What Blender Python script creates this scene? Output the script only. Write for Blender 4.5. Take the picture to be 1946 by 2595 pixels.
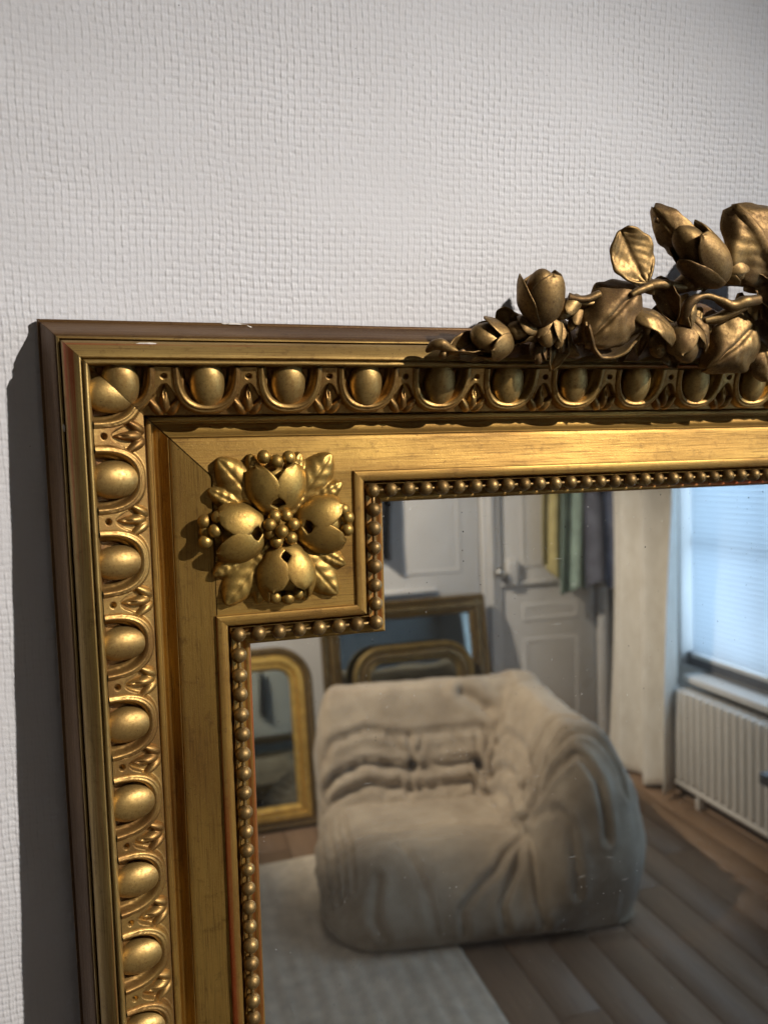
import bpy, bmesh, math, random
import numpy as np
from mathutils import Matrix, Vector

for _o in list(bpy.data.objects):
    bpy.data.objects.remove(_o)
scene = bpy.context.scene
COL = scene.collection
PI = math.pi
rng = random.Random(7)
nrg = np.random.default_rng(7)

# ------------------------------------------------------------------ camera
P = 0.06                                   # one egg-and-dart repeat of the frame, in metres
CAM_POS = Vector((0.078262, -0.615018, 1.551367))
CAM_R = Vector((0.959288, -0.282212, -0.011069))
CAM_U = Vector((0.046913, 0.120570, 0.991596))
CAM_F = Vector((0.278506, 0.951745, -0.128901))
cam = bpy.data.cameras.new('camera')
cam.sensor_fit = 'VERTICAL'
cam.sensor_height = 9.18
cam.lens = 9.18 * 1950.47 / 2595.0
cam.clip_start = 0.01
cam.clip_end = 60
cam.dof.use_dof = True
cam.dof.focus_distance = 0.60
cam.dof.aperture_fstop = 1.35
cam_o = bpy.data.objects.new('camera', cam)
COL.objects.link(cam_o)
cam_o.matrix_world = Matrix(((CAM_R.x, CAM_U.x, -CAM_F.x, CAM_POS.x), (CAM_R.y, CAM_U.y, -CAM_F.y, CAM_POS.y),
                             (CAM_R.z, CAM_U.z, -CAM_F.z, CAM_POS.z), (0, 0, 0, 1)))
scene.camera = cam_o

# ------------------------------------------------------------------ room light
world = bpy.data.worlds.new('World')
scene.world = world
world.use_nodes = True
bg = world.node_tree.nodes['Background']
bg.inputs[0].default_value = (1.0, 0.87, 0.76, 1)
bg.inputs[1].default_value = 0.045


def spot(name, loc, target, watts, cone, blend, radius, color):
    l = bpy.data.lights.new(name, 'SPOT')
    l.energy = watts; l.spot_size = math.radians(cone); l.spot_blend = blend
    l.shadow_soft_size = radius; l.color = color
    o = bpy.data.objects.new(name, l); COL.objects.link(o)
    o.location = loc
    o.rotation_euler = (Vector(target) - Vector(loc)).to_track_quat('-Z', 'Y').to_euler()
    return o


spot('ceiling_and_fill_spot', (1.97, -1.74, 2.86), (-0.32, 0.0, 1.00), 530, 37.5, 1.0, 0.018, (1.0, 0.945, 0.875))
spot('ceiling_and_fill_spot', (-0.25, -1.85, 2.60), (1.40, -2.8, 0.60), 250, 60, 0.7, 0.03, (1.0, 0.87, 0.71))
spot('ceiling_and_fill_spot', (0.55, -0.95, 2.70), (1.15, -2.0, 0.0), 12, 66, 0.8, 0.05, (1.0, 0.90, 0.78))  # added fill lamp without a known fixture, brightens sofa front, rug and floor

scene.render.engine = 'CYCLES'
scene.cycles.use_denoising = True
scene.cycles.use_adaptive_sampling = True
scene.cycles.adaptive_threshold = 0.025
scene.cycles.max_bounces = 10
scene.cycles.glossy_bounces = 6
scene.cycles.caustics_reflective = False
scene.cycles.caustics_refractive = False
scene.cycles.sample_clamp_indirect = 4.0
scene.view_settings.view_transform = 'Standard'
scene.view_settings.look = 'None'
scene.view_settings.exposure = 0.0
scene.view_settings.gamma = 1.0
scene.view_settings.use_curve_mapping = False

# ------------------------------------------------------------------ helpers


def link(o, parent=None):
    COL.objects.link(o)
    if parent is not None:
        o.parent = parent
    return o


def tag(o, label=None, cat=None, group=None, kind=None):
    if label: o['label'] = label
    if cat: o['category'] = cat
    if group: o['group'] = group
    if kind: o['kind'] = kind
    return o


def empty(name, loc=(0, 0, 0)):
    o = bpy.data.objects.new(name, None)
    o.empty_display_size = 0.05
    o.location = loc
    COL.objects.link(o)
    return o


def mesh(name, V, F, m, smooth=True, angle=None):
    me = bpy.data.meshes.new(name)
    me.from_pydata([tuple(map(float, v)) for v in V], [], [tuple(map(int, f)) for f in F])
    me.materials.append(m)
    if smooth:
        me.polygons.foreach_set('use_smooth', [True] * len(me.polygons))
    if angle:
        me.set_sharp_from_angle(angle=math.radians(angle))
    me.update()
    return me


def obj(name, me, parent=None, loc=None, rot=None):
    o = bpy.data.objects.new(name, me)
    link(o, parent)
    if loc is not None: o.location = loc
    if rot is not None: o.rotation_euler = rot
    return o


def grid_faces(nu, nv, closed_u=False):
    F = []
    for i in range(nu if closed_u else nu - 1):
        i2 = (i + 1) % nu
        for j in range(nv - 1):
            F.append((i * nv + j, i2 * nv + j, i2 * nv + j + 1, i * nv + j + 1))
    return F


def box(x0, x1, y0, y1, z0, z1):
    V = [(x0, y0, z0), (x1, y0, z0), (x1, y1, z0), (x0, y1, z0), (x0, y0, z1), (x1, y0, z1), (x1, y1, z1), (x0, y1, z1)]
    F = [(0, 3, 2, 1), (4, 5, 6, 7), (0, 1, 5, 4), (1, 2, 6, 5), (2, 3, 7, 6), (3, 0, 4, 7)]
    return V, F


def bevel_box(name, dims, m, bev=0.003, seg=2):
    bm = bmesh.new()
    V, F = box(*dims)
    vs = [bm.verts.new(v) for v in V]
    for f in F: bm.faces.new([vs[i] for i in f])
    bmesh.ops.bevel(bm, geom=list(bm.edges), offset=bev, segments=seg, affect='EDGES', profile=0.5)
    me = bpy.data.meshes.new(name)
    bm.to_mesh(me); bm.free()
    me.materials.append(m)
    me.polygons.foreach_set('use_smooth', [True] * len(me.polygons))
    me.set_sharp_from_angle(angle=math.radians(50))
    return me


def tube(pts, rad, n=10, sub=6):
    """tapered tube along a smooth curve through pts; rad per point"""
    pts = [np.array(p, float) for p in pts]
    if not hasattr(rad, '__len__'): rad = [rad] * len(pts)
    C, Rr = [], []
    for i in range(len(pts) - 1):
        p0 = pts[max(i - 1, 0)]; p1 = pts[i]; p2 = pts[i + 1]; p3 = pts[min(i + 2, len(pts) - 1)]
        for k in range(sub):
            t = k / sub
            C.append(0.5 * ((2 * p1) + (-p0 + p2) * t + (2 * p0 - 5 * p1 + 4 * p2 - p3) * t * t + (-p0 + 3 * p1 - 3 * p2 + p3) * t ** 3))
            Rr.append(rad[i] * (1 - t) + rad[i + 1] * t)
    C.append(pts[-1]); Rr.append(rad[-1])
    V, F = [], []
    nrm = None
    for i, c in enumerate(C):
        d = C[min(i + 1, len(C) - 1)] - C[max(i - 1, 0)]
        d /= np.linalg.norm(d) + 1e-12
        if nrm is None:
            nrm = np.cross(d, [0.3, 0.9, 0.2])
        nrm = nrm - d * (nrm @ d); nrm /= np.linalg.norm(nrm) + 1e-12
        b = np.cross(d, nrm)
        for k in range(n):
            a = 2 * PI * k / n
            V.append(c + Rr[i] * (math.cos(a) * nrm + math.sin(a) * b))
    for i in range(len(C) - 1):
        for k in range(n):
            k2 = (k + 1) % n
            F.append((i * n + k, i * n + k2, (i + 1) * n + k2, (i + 1) * n + k))
    F.append(tuple(range(n))[::-1])
    F.append(tuple((len(C) - 1) * n + k for k in range(n)))
    return V, F


def ball(r, nu=20, nv=14):
    V = [(0, 0, r)]
    for i in range(1, nv):
        t = PI * i / nv
        for k in range(nu):
            a = 2 * PI * k / nu
            V.append((r * math.sin(t) * math.cos(a), r * math.sin(t) * math.sin(a), r * math.cos(t)))
    V.append((0, 0, -r))
    F = [(0, 1 + k, 1 + (k + 1) % nu) for k in range(nu)]
    for i in range(nv - 2):
        for k in range(nu):
            a = 1 + i * nu
            F.append((a + k, a + nu + k, a + nu + (k + 1) % nu, a + (k + 1) % nu))
    e = len(V) - 1; a = 1 + (nv - 2) * nu
    F += [(e, a + (k + 1) % nu, a + k) for k in range(nu)]
    return V, F


def merge(*vf):
    V, F = [], []
    for v, f in vf:
        o = len(V)
        V += [tuple(x) for x in v]
        F += [tuple(i + o for i in q) for q in f]
    return V, F


def vnoise(p, seed=0, freq=1.0):
    """smooth pseudo noise on Nx3 points, about -1..1"""
    r = np.random.default_rng(seed)
    out = np.zeros(len(p))
    for k in range(7):
        d = r.normal(size=3); d /= np.linalg.norm(d)
        out += np.sin((p @ d) * freq * r.uniform(0.6, 1.7) + r.uniform(0, 6.28))
    return out / 3.5


def smooth01(a, b, x):
    t = np.clip((x - a) / (b - a), 0, 1)
    return t * t * (3 - 2 * t)


# ------------------------------------------------------------------ materials


class NT:
    def __init__(self, name):
        self.m = bpy.data.materials.new(name)
        self.m.use_nodes = True
        self.t = self.m.node_tree
        self.t.nodes.clear()
        self.out = self.t.nodes.new('ShaderNodeOutputMaterial')

    def n(self, typ, **kw):
        nd = self.t.nodes.new(typ)
        for k, v in kw.items():
            if k.startswith('i_'):
                key = k[2:]
                key = int(key) if key.isdigit() else key.replace('_', ' ')
                self.set(nd.inputs[key], v)
            else:
                setattr(nd, k, v)
        return nd

    def set(self, sock, v):
        if isinstance(v, bpy.types.NodeSocket):
            self.t.links.new(v, sock)
        else:
            sock.default_value = v

    def noise(self, vec, scale, detail=3.0, rough=0.55):
        nd = self.n('ShaderNodeTexNoise', i_Scale=scale, i_Detail=detail, i_Roughness=rough)
        self.t.links.new(vec, nd.inputs['Vector'])
        return nd.outputs['Fac']

    def ramp(self, fac, a, b, lo=0.0, hi=1.0):
        nd = self.n('ShaderNodeMapRange', i_1=a, i_2=b, i_3=lo, i_4=hi)
        self.t.links.new(fac, nd.inputs[0])
        nd.clamp = True
        return nd.outputs[0]

    def mix(self, fac, c1, c2, blend='MIX'):
        nd = self.n('ShaderNodeMix', data_type='RGBA', blend_type=blend)
        self.set(nd.inputs[0], fac)
        self.set(nd.inputs[6], c1 if isinstance(c1, bpy.types.NodeSocket) else (*c1, 1))
        self.set(nd.inputs[7], c2 if isinstance(c2, bpy.types.NodeSocket) else (*c2, 1))
        return nd.outputs[2]

    def math(self, op, a, b=0.0):
        nd = self.n('ShaderNodeMath', operation=op)
        self.set(nd.inputs[0], a); self.set(nd.inputs[1], b)
        return nd.outputs[0]

    def vec(self, scale=(1, 1, 1), jitter=True):
        tc = self.n('ShaderNodeTexCoord')
        v = tc.outputs['Object']
        if jitter:
            oi = self.n('ShaderNodeObjectInfo')
            add = self.n('ShaderNodeVectorMath', operation='ADD')
            self.t.links.new(v, add.inputs[0])
            self.t.links.new(self.math('MULTIPLY', oi.outputs['Random'], 3.7), add.inputs[1])
            v = add.outputs[0]
        if scale != (1, 1, 1):
            mp = self.n('ShaderNodeVectorMath', operation='MULTIPLY')
            self.t.links.new(v, mp.inputs[0]); mp.inputs[1].default_value = scale
            v = mp.outputs[0]
        return v

    def bump(self, h, strength, dist, prev=None):
        nd = self.n('ShaderNodeBump', i_Strength=strength, i_Distance=dist)
        self.t.links.new(h, nd.inputs['Height'])
        if prev is not None: self.t.links.new(prev, nd.inputs['Normal'])
        return nd.outputs[0]

    def principled(self, **kw):
        p = self.n('ShaderNodeBsdfPrincipled')
        for k, v in kw.items():
            key = k.replace('_', ' ')
            self.set(p.inputs[key], (*v, 1) if isinstance(v, tuple) and len(v) == 3 and key.endswith('Color') else v)
        self.t.links.new(p.outputs[0], self.out.inputs[0])
        return p


def gilt(name, light, mid, dark, rough=0.44, metal=0.80, grain=None, red=0.0, dust=0.0, wear=(0.38, 0.64), fine=1.0, patch=0.65):
    """aged bronze paint over red bole; grain = stretch of the brush marks"""
    t = NT(name)
    v = t.vec()
    big = t.noise(t.vec(tuple(max(g, 0.25) for g in grain)) if grain else v, 22, 3, 0.5)
    c = t.mix(t.ramp(big, wear[0], wear[1]), mid, light)
    blot2 = t.noise(v, 120, 5, 0.7)
    c = t.mix(t.ramp(blot2, 0.55, 0.78, 0, patch), c, dark)
    gv = t.vec(grain or (1, 1, 1))
    streak = t.noise(gv, 900 if grain else 420, 3, 0.6)
    c = t.mix(t.ramp(streak, 0.48, 0.72, 0, 0.58), c, dark)
    if red > 0:
        rv = t.vec(tuple(0.35 * g for g in grain) if grain else (1, 1, 1))
        rn = t.noise(rv, 230 if grain else 60, 4, 0.6)
        c = t.mix(t.ramp(rn, 0.66 - 0.18 * red, 0.74 - 0.14 * red, 0, 0.9), c, (0.34, 0.060, 0.016))
    speck = t.noise(t.vec(), 1700, 2, 0.6)
    c = t.mix(t.ramp(speck, 0.62, 0.76, 0, 0.5 * fine), c, (0.80, 0.58, 0.22))
    pit = t.noise(t.vec(), 620, 2, 0.5)
    c = t.mix(t.ramp(pit, 0.70, 0.76, 0, 0.8), c, (0.045, 0.022, 0.010))
    if dust > 0:
        geo = t.n('ShaderNodeNewGeometry')
        sep = t.n('ShaderNodeSeparateXYZ'); t.t.links.new(geo.outputs['Normal'], sep.inputs[0])
        up = t.ramp(sep.outputs[2], 0.45, 1.0, 0, dust)
        c = t.mix(t.math('MULTIPLY', up, t.ramp(blot2, 0.35, 0.6)), c, (0.26, 0.22, 0.185))
    r = t.math('ADD', t.ramp(streak, 0.3, 0.7, rough - 0.05, rough + 0.10), t.ramp(big, 0.35, 0.7, 0.05, -0.04))
    b = t.bump(streak, 0.20, 0.0004)
    b = t.bump(speck, 0.40 * fine, 0.0003, b)
    b = t.bump(blot2, 0.22, 0.0008, b)
    t.principled(Base_Color=c, Metallic=metal, Roughness=r, Normal=b)
    return t.m


LT, MD, DK = (0.44, 0.262, 0.064), (0.265, 0.143, 0.034), (0.08, 0.033, 0.010)
M = {}
M['gilt'] = gilt('gilt_plain', LT, MD, DK, 0.45)
M['gilt_x'] = gilt('gilt_brushed_along_x', LT, MD, DK, 0.46, grain=(0.03, 1, 1))
M['gilt_z'] = gilt('gilt_brushed_along_z', LT, MD, DK, 0.46, grain=(1, 1, 0.03))
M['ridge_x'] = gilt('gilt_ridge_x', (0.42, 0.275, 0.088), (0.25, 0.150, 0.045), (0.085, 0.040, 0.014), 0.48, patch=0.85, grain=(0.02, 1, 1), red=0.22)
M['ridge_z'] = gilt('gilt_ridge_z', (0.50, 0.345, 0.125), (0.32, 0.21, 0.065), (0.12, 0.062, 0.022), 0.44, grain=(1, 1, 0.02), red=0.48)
M['strip_x'] = gilt('gilt_strip_x', LT, MD, DK, 0.46, grain=(0.02, 1, 1), red=0.5)
M['strip_z'] = gilt('gilt_strip_z', LT, MD, DK, 0.46, grain=(1, 1, 0.02), red=0.78)
M['bevel_x'] = gilt('bronze_bevel_x', (0.17, 0.088, 0.030), (0.095, 0.045, 0.015), (0.045, 0.019, 0.007), 0.42, metal=0.6, grain=(0.02, 1, 1), wear=(0.4, 0.7))
M['bevel_z'] = gilt('bronze_bevel_z', (0.17, 0.088, 0.030), (0.095, 0.045, 0.015), (0.045, 0.019, 0.007), 0.42, metal=0.6, grain=(1, 1, 0.02), wear=(0.4, 0.7))
M['bed'] = gilt('bole_bed', (0.28, 0.155, 0.045), (0.17, 0.080, 0.024), (0.09, 0.036, 0.014), 0.50, metal=0.65)
M['egg'] = gilt('gilt_egg', (0.46, 0.30, 0.10), (0.29, 0.175, 0.055), (0.16, 0.075, 0.022), 0.42, wear=(0.30, 0.66))
M['cup'] = gilt('gilt_cup', (0.43, 0.265, 0.082), (0.235, 0.125, 0.036), (0.15, 0.065, 0.022), 0.42)
M['bead'] = gilt('gilt_bead', (0.31, 0.198, 0.072), (0.175, 0.105, 0.036), (0.075, 0.038, 0.015), 0.44, fine=0.8)
M['rosette'] = gilt('gilt_rosette', (0.48, 0.308, 0.082), (0.30, 0.176, 0.042), (0.16, 0.080, 0.020), 0.40)
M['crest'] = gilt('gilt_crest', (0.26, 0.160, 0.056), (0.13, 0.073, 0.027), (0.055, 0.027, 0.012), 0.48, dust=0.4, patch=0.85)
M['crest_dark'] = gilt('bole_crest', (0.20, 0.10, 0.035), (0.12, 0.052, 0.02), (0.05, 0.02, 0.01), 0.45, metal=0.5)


def plain(name, col, rough=0.6, metal=0.0, var=0.12, scale=30, bump=0.0, bscale=300, dist=0.001, spec=0.5):
    t = NT(name)
    v = t.vec()
    nz = t.noise(v, scale, 4, 0.6)
    lo = tuple(c * (1 - var) for c in col); hi = tuple(min(1, c * (1 + var)) for c in col)
    c = t.mix(t.ramp(nz, 0.3, 0.7), lo, hi)
    kw = dict(Base_Color=c, Roughness=rough, Metallic=metal, Specular_IOR_Level=spec)
    if bump > 0:
        kw['Normal'] = t.bump(t.noise(v, bscale, 4, 0.6), bump, dist)
    t.principled(**kw)
    return t.m


def wall_material():
    t = NT('painted_woven_wallpaper')
    v = t.vec(jitter=False)
    big = t.noise(v, 3.0, 3, 0.5)
    c = t.mix(t.ramp(big, 0.35, 0.65), (0.60, 0.588, 0.598), (0.645, 0.635, 0.648))
    fine = t.noise(v, 900, 4, 0.65)
    med = t.noise(v, 260, 3, 0.6)
    pin = t.noise(v, 420, 1, 0.4)
    c = t.mix(t.ramp(pin, 0.790, 0.80, 0, 0.7), c, (0.10, 0.09, 0.08))
    b = t.bump(fine, 0.35, 0.00035)
    b = t.bump(med, 0.35, 0.0007, b)
    t.principled(Base_Color=c, Roughness=0.55, Specular_IOR_Level=0.35, Normal=b)
    return t.m


def mirror_material():
    """old silvering: bright mirror with dust specks, hairline scratches and black foxing near the top edge"""
    t = NT('old_mirror_glass')
    v = t.vec(jitter=False)
    sx = t.n('ShaderNodeSeparateXYZ'); t.t.links.new(v, sx.inputs[0])
    cb = t.n('ShaderNodeCombineXYZ'); t.t.links.new(sx.outputs[0], cb.inputs[0]); t.t.links.new(sx.outputs[2], cb.inputs[1])
    v2 = cb.outputs[0]
    s = t.n('ShaderNodeTexVoronoi', voronoi_dimensions='2D', i_Scale=170.0, i_Randomness=1.0, feature='F1')
    t.t.links.new(v2, s.inputs['Vector'])
    sep = t.n('ShaderNodeSeparateColor'); t.t.links.new(s.outputs['Color'], sep.inputs[0])
    rad = t.ramp(sep.outputs[0], 0.70, 1.0, 0.02, 0.078)
    dustm = t.math('MULTIPLY', t.math('LESS_THAN', s.outputs['Distance'], rad), t.math('GREATER_THAN', sep.outputs[0], 0.70))
    clus = t.ramp(t.noise(v, 14, 3, 0.6), 0.32, 0.55)
    dustm = t.math('MULTIPLY', dustm, clus)
    dustm = t.math('MULTIPLY', dustm, t.ramp(sep.outputs[1], 0, 1, 0.06, 0.5))
    # hairline scratches: thin stretched cells
    mp = t.n('ShaderNodeMapping'); t.t.links.new(v2, mp.inputs[0])
    mp.inputs['Rotation'].default_value = (0, 0, -0.16); mp.inputs['Scale'].default_value = (40, 420, 1)
    s2 = t.n('ShaderNodeTexVoronoi', voronoi_dimensions='2D', i_Scale=1.0, i_Randomness=1.0, feature='F1'); t.t.links.new(mp.outputs[0], s2.inputs['Vector'])
    sep2 = t.n('ShaderNodeSeparateColor'); t.t.links.new(s2.outputs['Color'], sep2.inputs[0])
    sc = t.math('MULTIPLY', t.math('LESS_THAN', s2.outputs['Distance'], 0.16), t.math('GREATER_THAN', sep2.outputs[0], 0.975))
    sc = t.math('MULTIPLY', sc, t.ramp(t.noise(v, 9, 2, 0.5), 0.52, 0.60, 0, 0.16))
    # black foxing
    s3 = t.n('ShaderNodeTexVoronoi', voronoi_dimensions='2D', i_Scale=62.0, i_Randomness=1.0, feature='F1'); t.t.links.new(v2, s3.inputs['Vector'])
    sep3 = t.n('ShaderNodeSeparateColor'); t.t.links.new(s3.outputs['Color'], sep3.inputs[0])
    fox = t.math('LESS_THAN', s3.outputs['Distance'], t.ramp(sep3.outputs[0], 0.80, 1.0, 0.0, 0.045))
    xyz = t.n('ShaderNodeSeparateXYZ'); t.t.links.new(v, xyz.inputs[0])
    fox = t.math('MULTIPLY', fox, t.ramp(xyz.outputs[2], -0.42, -0.16, 0.15, 1.0))
    film = t.ramp(t.noise(v, 5, 4, 0.6), 0.35, 0.75, 0.005, 0.026)
    gl = t.n('ShaderNodeBsdfGlossy', i_Roughness=0.0); gl.inputs['Color'].default_value = (0.86, 0.875, 0.86, 1)
    df = t.n('ShaderNodeBsdfDiffuse'); df.inputs['Color'].default_value = (0.80, 0.78, 0.74, 1)
    dk = t.n('ShaderNodeBsdfDiffuse'); dk.inputs['Color'].default_value = (0.03, 0.028, 0.025, 1)
    m1 = t.n('ShaderNodeMixShader'); t.set(m1.inputs[0], film); t.t.links.new(gl.outputs[0], m1.inputs[1]); t.t.links.new(df.outputs[0], m1.inputs[2])
    m2 = t.n('ShaderNodeMixShader'); t.set(m2.inputs[0], t.math('MAXIMUM', dustm, sc)); t.t.links.new(m1.outputs[0], m2.inputs[1]); t.t.links.new(df.outputs[0], m2.inputs[2])
    m3 = t.n('ShaderNodeMixShader'); t.set(m3.inputs[0], fox); t.t.links.new(m2.outputs[0], m3.inputs[1]); t.t.links.new(dk.outputs[0], m3.inputs[2])
    t.t.links.new(m3.outputs[0], t.out.inputs[0])
    return t.m


M['wall'] = wall_material()
M['glass'] = mirror_material()

# ------------------------------------------------------------------ the wall: painted woven glass-fibre paper, real relief


def weave_height(X, Z):
    """plain weave under paint: upright yarns rise over and dip under level rows"""
    px, pz = 0.0050, 0.0054
    jit = lambda k, q: np.sin(k * 12.9898 + q * 78.233) * 43758.5453 % 1.0
    wx = 0.00045 * np.sin(Z * 61 + 1.3) + 0.00030 * np.sin(Z * 171 + X * 40)
    i = np.floor((X + wx) / px); fx = (X + wx) / px - i
    wz = 0.0008 * np.sin(X * 37 + 0.4) + 0.0005 * np.sin(X * 113 + 2.0 + Z * 30) + 0.0010 * (jit(i, 3.0) - 0.5)
    zr = (Z + wz) / pz; j = np.floor(zr); fz = zr - j
    up = ((i + j) % 2 == 0)
    r1 = jit(i + 57 * j, 1.0); r2 = jit(i, 2.0); r3 = jit(j, 4.0)
    ends = smooth01(0.0, 0.18, fz) * smooth01(1.0, 0.82, fz)
    ridge = np.exp(-((fx - 0.28) / 0.16) ** 2) + 0.28 * np.exp(-((fx - 0.74) / 0.30) ** 2)
    amp = 0.00014 + np.where(up, 0.00016 * ends * (0.5 + r1), -0.00010 * ends * r1)
    hx = ridge * amp * (0.8 + 0.4 * r2)
    row = np.exp(-(np.minimum(fz, 1 - fz) / 0.10) ** 2)
    hz = 0.00012 * np.sin(fz * PI) ** 0.6 - row * (0.00024 + 0.00030 * r1 * np.where(up, 0.5, 1.0)) * (0.7 + 0.5 * r3)
    groove = -0.00014 * np.exp(-((fx - 0.05) / 0.06) ** 2)
    clog = 0.80 + 0.35 * np.sin(X * 17 + 2 * np.sin(Z * 11)) * np.sin(Z * 23 + 1.5 * np.sin(X * 13))
    slow = 0.00018 * np.sin(Z * 83 + 0.8 * np.sin(X * 21)) * (0.6 + 0.4 * np.sin(X * 9 + 1))
    return 1.0 * clog * (hx + hz + groove) + slow


def build_wall():
    st, sz = 0.00062, 0.0011
    x0, x1 = -0.17, 0.86
    zt, zb, zm = 1.62 + 0.42, 1.62 - 0.72, 1.62 - 0.12
    xs = np.arange(x0, x1, st); zs = np.arange(zb, zt, sz)
    nx, nz = len(xs), len(zs)
    Xg, Zg = np.meshgrid(xs, zs, indexing='ij')
    keep = (Zg > zm) | (Xg < 0.10)
    idx = -np.ones((nx, nz), int)
    idx[keep] = np.arange(keep.sum())
    Y = -weave_height(Xg, Zg)
    Y[0, :] = 0; Y[-1, :] = 0; Y[:, 0] = 0; Y[:, -1] = 0
    V = np.stack([Xg[keep], Y[keep], Zg[keep]], -1)
    a, b, c, d = idx[:-1, :-1], idx[1:, :-1], idx[1:, 1:], idx[:-1, 1:]
    ok = (a >= 0) & (b >= 0) & (c >= 0) & (d >= 0)
    F = np.stack([a[ok], b[ok], c[ok], d[ok]], -1)
    # plain continuation round the relief
    n0 = len(V)
    xe, ze, zl = xs[-1], zs[-1], zs[0]
    X = [-1.6, xs[0], xe, 2.36]; Z = [-0.02, zl, ze, 2.75]
    E_ = np.array([(x, 0.0, z) for x in X for z in Z])
    q = []
    for i in range(3):
        for j in range(3):
            if i == 1 and j == 1: continue
            q.append((n0 + i * 4 + j, n0 + (i + 1) * 4 + j, n0 + (i + 1) * 4 + j + 1, n0 + i * 4 + j + 1))
    n1 = n0 + 16                                    # behind the frame
    E2 = np.array([(0.095, 0.001, zl), (xe, 0.001, zl), (xe, 0.001, zm + 0.004), (0.095, 0.001, zm + 0.004)])
    q.append((n1, n1 + 1, n1 + 2, n1 + 3))
    V = np.concatenate([V, E_, E2]); F = np.concatenate([F, np.array(q)])
    me = bpy.data.meshes.new('wall')
    me.vertices.add(len(V)); me.vertices.foreach_set('co', V.astype(np.float32).ravel())
    me.loops.add(F.size); me.loops.foreach_set('vertex_index', F.astype(np.int32).ravel())
    me.polygons.add(len(F)); me.polygons.foreach_set('loop_start', np.arange(0, F.size, 4, dtype=np.int32))
    me.polygons.foreach_set('loop_total', np.full(len(F), 4, dtype=np.int32))
    me.update(calc_edges=True)
    me.polygons.foreach_set('use_smooth', np.ones(len(F), bool))
    me.materials.append(M['wall'])
    o = obj('wall', me)
    tag(o, 'white painted wall with woven relief paper', kind='structure')


build_wall()

# ------------------------------------------------------------------ the gilded mirror
# frame coordinates: x to the right, -y out of the wall, z up; top corner of the back at the origin; unit P
LEAN = math.radians(2.2)
mirror = empty('wall_mirror', (0, -0.004, 1.62))
mirror.rotation_euler = (-LEAN, 0, 0)
tag(mirror, 'gilded antique wall mirror with carved egg moulding, corner rosette and flower crest', 'mirror')
FW, FH = 22.0, 26.4                        # overall size in P
_C = np.array([0.07826229, -0.60793324, -0.09203834]); _r = np.array([0.95928806, -0.28157954, -0.02189456])
_u = np.array([0.04691254, 0.08241635, 0.99549322]); _f = np.array([0.27850605, 0.9559919, -0.09227063])


def at(px, py, h):
    """point of the frame (in P) that stands h*P off its back and was measured at this place in the photograph"""
    d = _f + _r * (px - 973) / 1950.47 - _u * (py - 1297.5) / 1950.47
    t = (-h * P - _C[1]) / d[1]
    return (_C + t * d) / P


def dense(prof, step=0.02, r=1):
    """corner-cut the profile once or twice so that its edges are slightly rounded"""
    pts = [np.array(p, float) for p in prof]
    for _ in range(r):
        new = [pts[0]]
        for a, b in zip(pts[:-1], pts[1:]):
            new += [a * 0.8 + b * 0.2, a * 0.2 + b * 0.8]
        new.append(pts[-1]); pts = new
    return pts


def rail(prof, side, gap=0.0, n=90, wob=0.004, seed=0):
    """mitred length of moulding; side 0 top, 1 left, 2 right, 3 bottom"""
    Lm = FW if side in (0, 3) else FH
    prof = dense(prof)
    V = []
    for k in range(n):
        t = k / (n - 1)
        for (u, h) in prof:
            a = u + gap; s = a + (Lm - 2 * u - gap) * t
            V.append((s, -h, -u))
    V = np.array(V)
    V[:, 1] += wob * vnoise(V * np.array([1, 3, 3]), seed, 2.2) + 0.5 * wob * vnoise(V * np.array([1, 6, 6]), seed + 9, 9)
    V[:, 2] += 0.6 * wob * vnoise(V * np.array([1, 3, 3]), seed + 3, 1.7)
    if side == 1: V = np.stack([-V[:, 2], V[:, 1], -V[:, 0]], -1)
    if side == 2: V = np.stack([FW + V[:, 2], V[:, 1], -V[:, 0]], -1)
    if side == 3: V = np.stack([V[:, 0], V[:, 1], -FH - V[:, 2]], -1)
    F = grid_faces(n, len(prof))
    if side in (1, 3): F = [f[::-1] for f in F]
    return V * P, F


BEVEL = [(0.0, -0.04), (0.0, 0.030), (0.012, 0.045), (0.040, 0.050), (0.046, 0.062), (0.075, 0.110), (0.115, 0.185), (0.155, 0.270), (0.195, 0.345), (0.225, 0.385), (0.242, 0.395)]
RIDGE = [(0.242, 0.380), (0.246, 0.415), (0.262, 0.428), (0.278, 0.430), (0.284, 0.375), (0.292, 0.385), (0.305, 0.490), (0.345, 0.560), (0.41, 0.625), (0.475, 0.668), (0.518, 0.680), (0.528, 0.630), (0.540, 0.634), (0.548, 0.690), (0.572, 0.702), (0.592, 0.694), (0.600, 0.660), (0.604, 0.560)]
BED = [(0.600, 0.58), (0.606, 0.44), (0.64, 0.42), (0.90, 0.34), (1.12, 0.25), (1.165, 0.17), (1.185, 0.08)]
COVE = [(1.172, 0.06), (1.176, 0.155), (1.188, 0.170), (1.240, 0.168), (1.247, 0.155), (1.250, 0.060), (1.268, 0.056), (1.290, 0.078), (1.330, 0.092), (1.375, 0.120), (1.405, 0.160), (1.425, 0.190), (1.440, 0.200), (1.447, 0.170)]
FRIEZE = [(1.443, 0.170), (1.449, 0.200), (1.465, 0.212), (1.68, 0.240), (1.905, 0.270), (1.93, 0.273)]
SIGHT = [(0.0, 0.24), (0.002, 0.302), (0.016, 0.316), (0.075, 0.322), (0.135, 0.308), (0.148, 0.290), (0.154, 0.190), (0.168, 0.205), (0.184, 0.252), (0.196, 0.230), (0.203, 0.185), (0.275, 0.175), (0.345, 0.165), (0.375, 0.178), (0.405, 0.180), (0.425, 0.170), (0.440, 0.140), (0.448, 0.06)]

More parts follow.
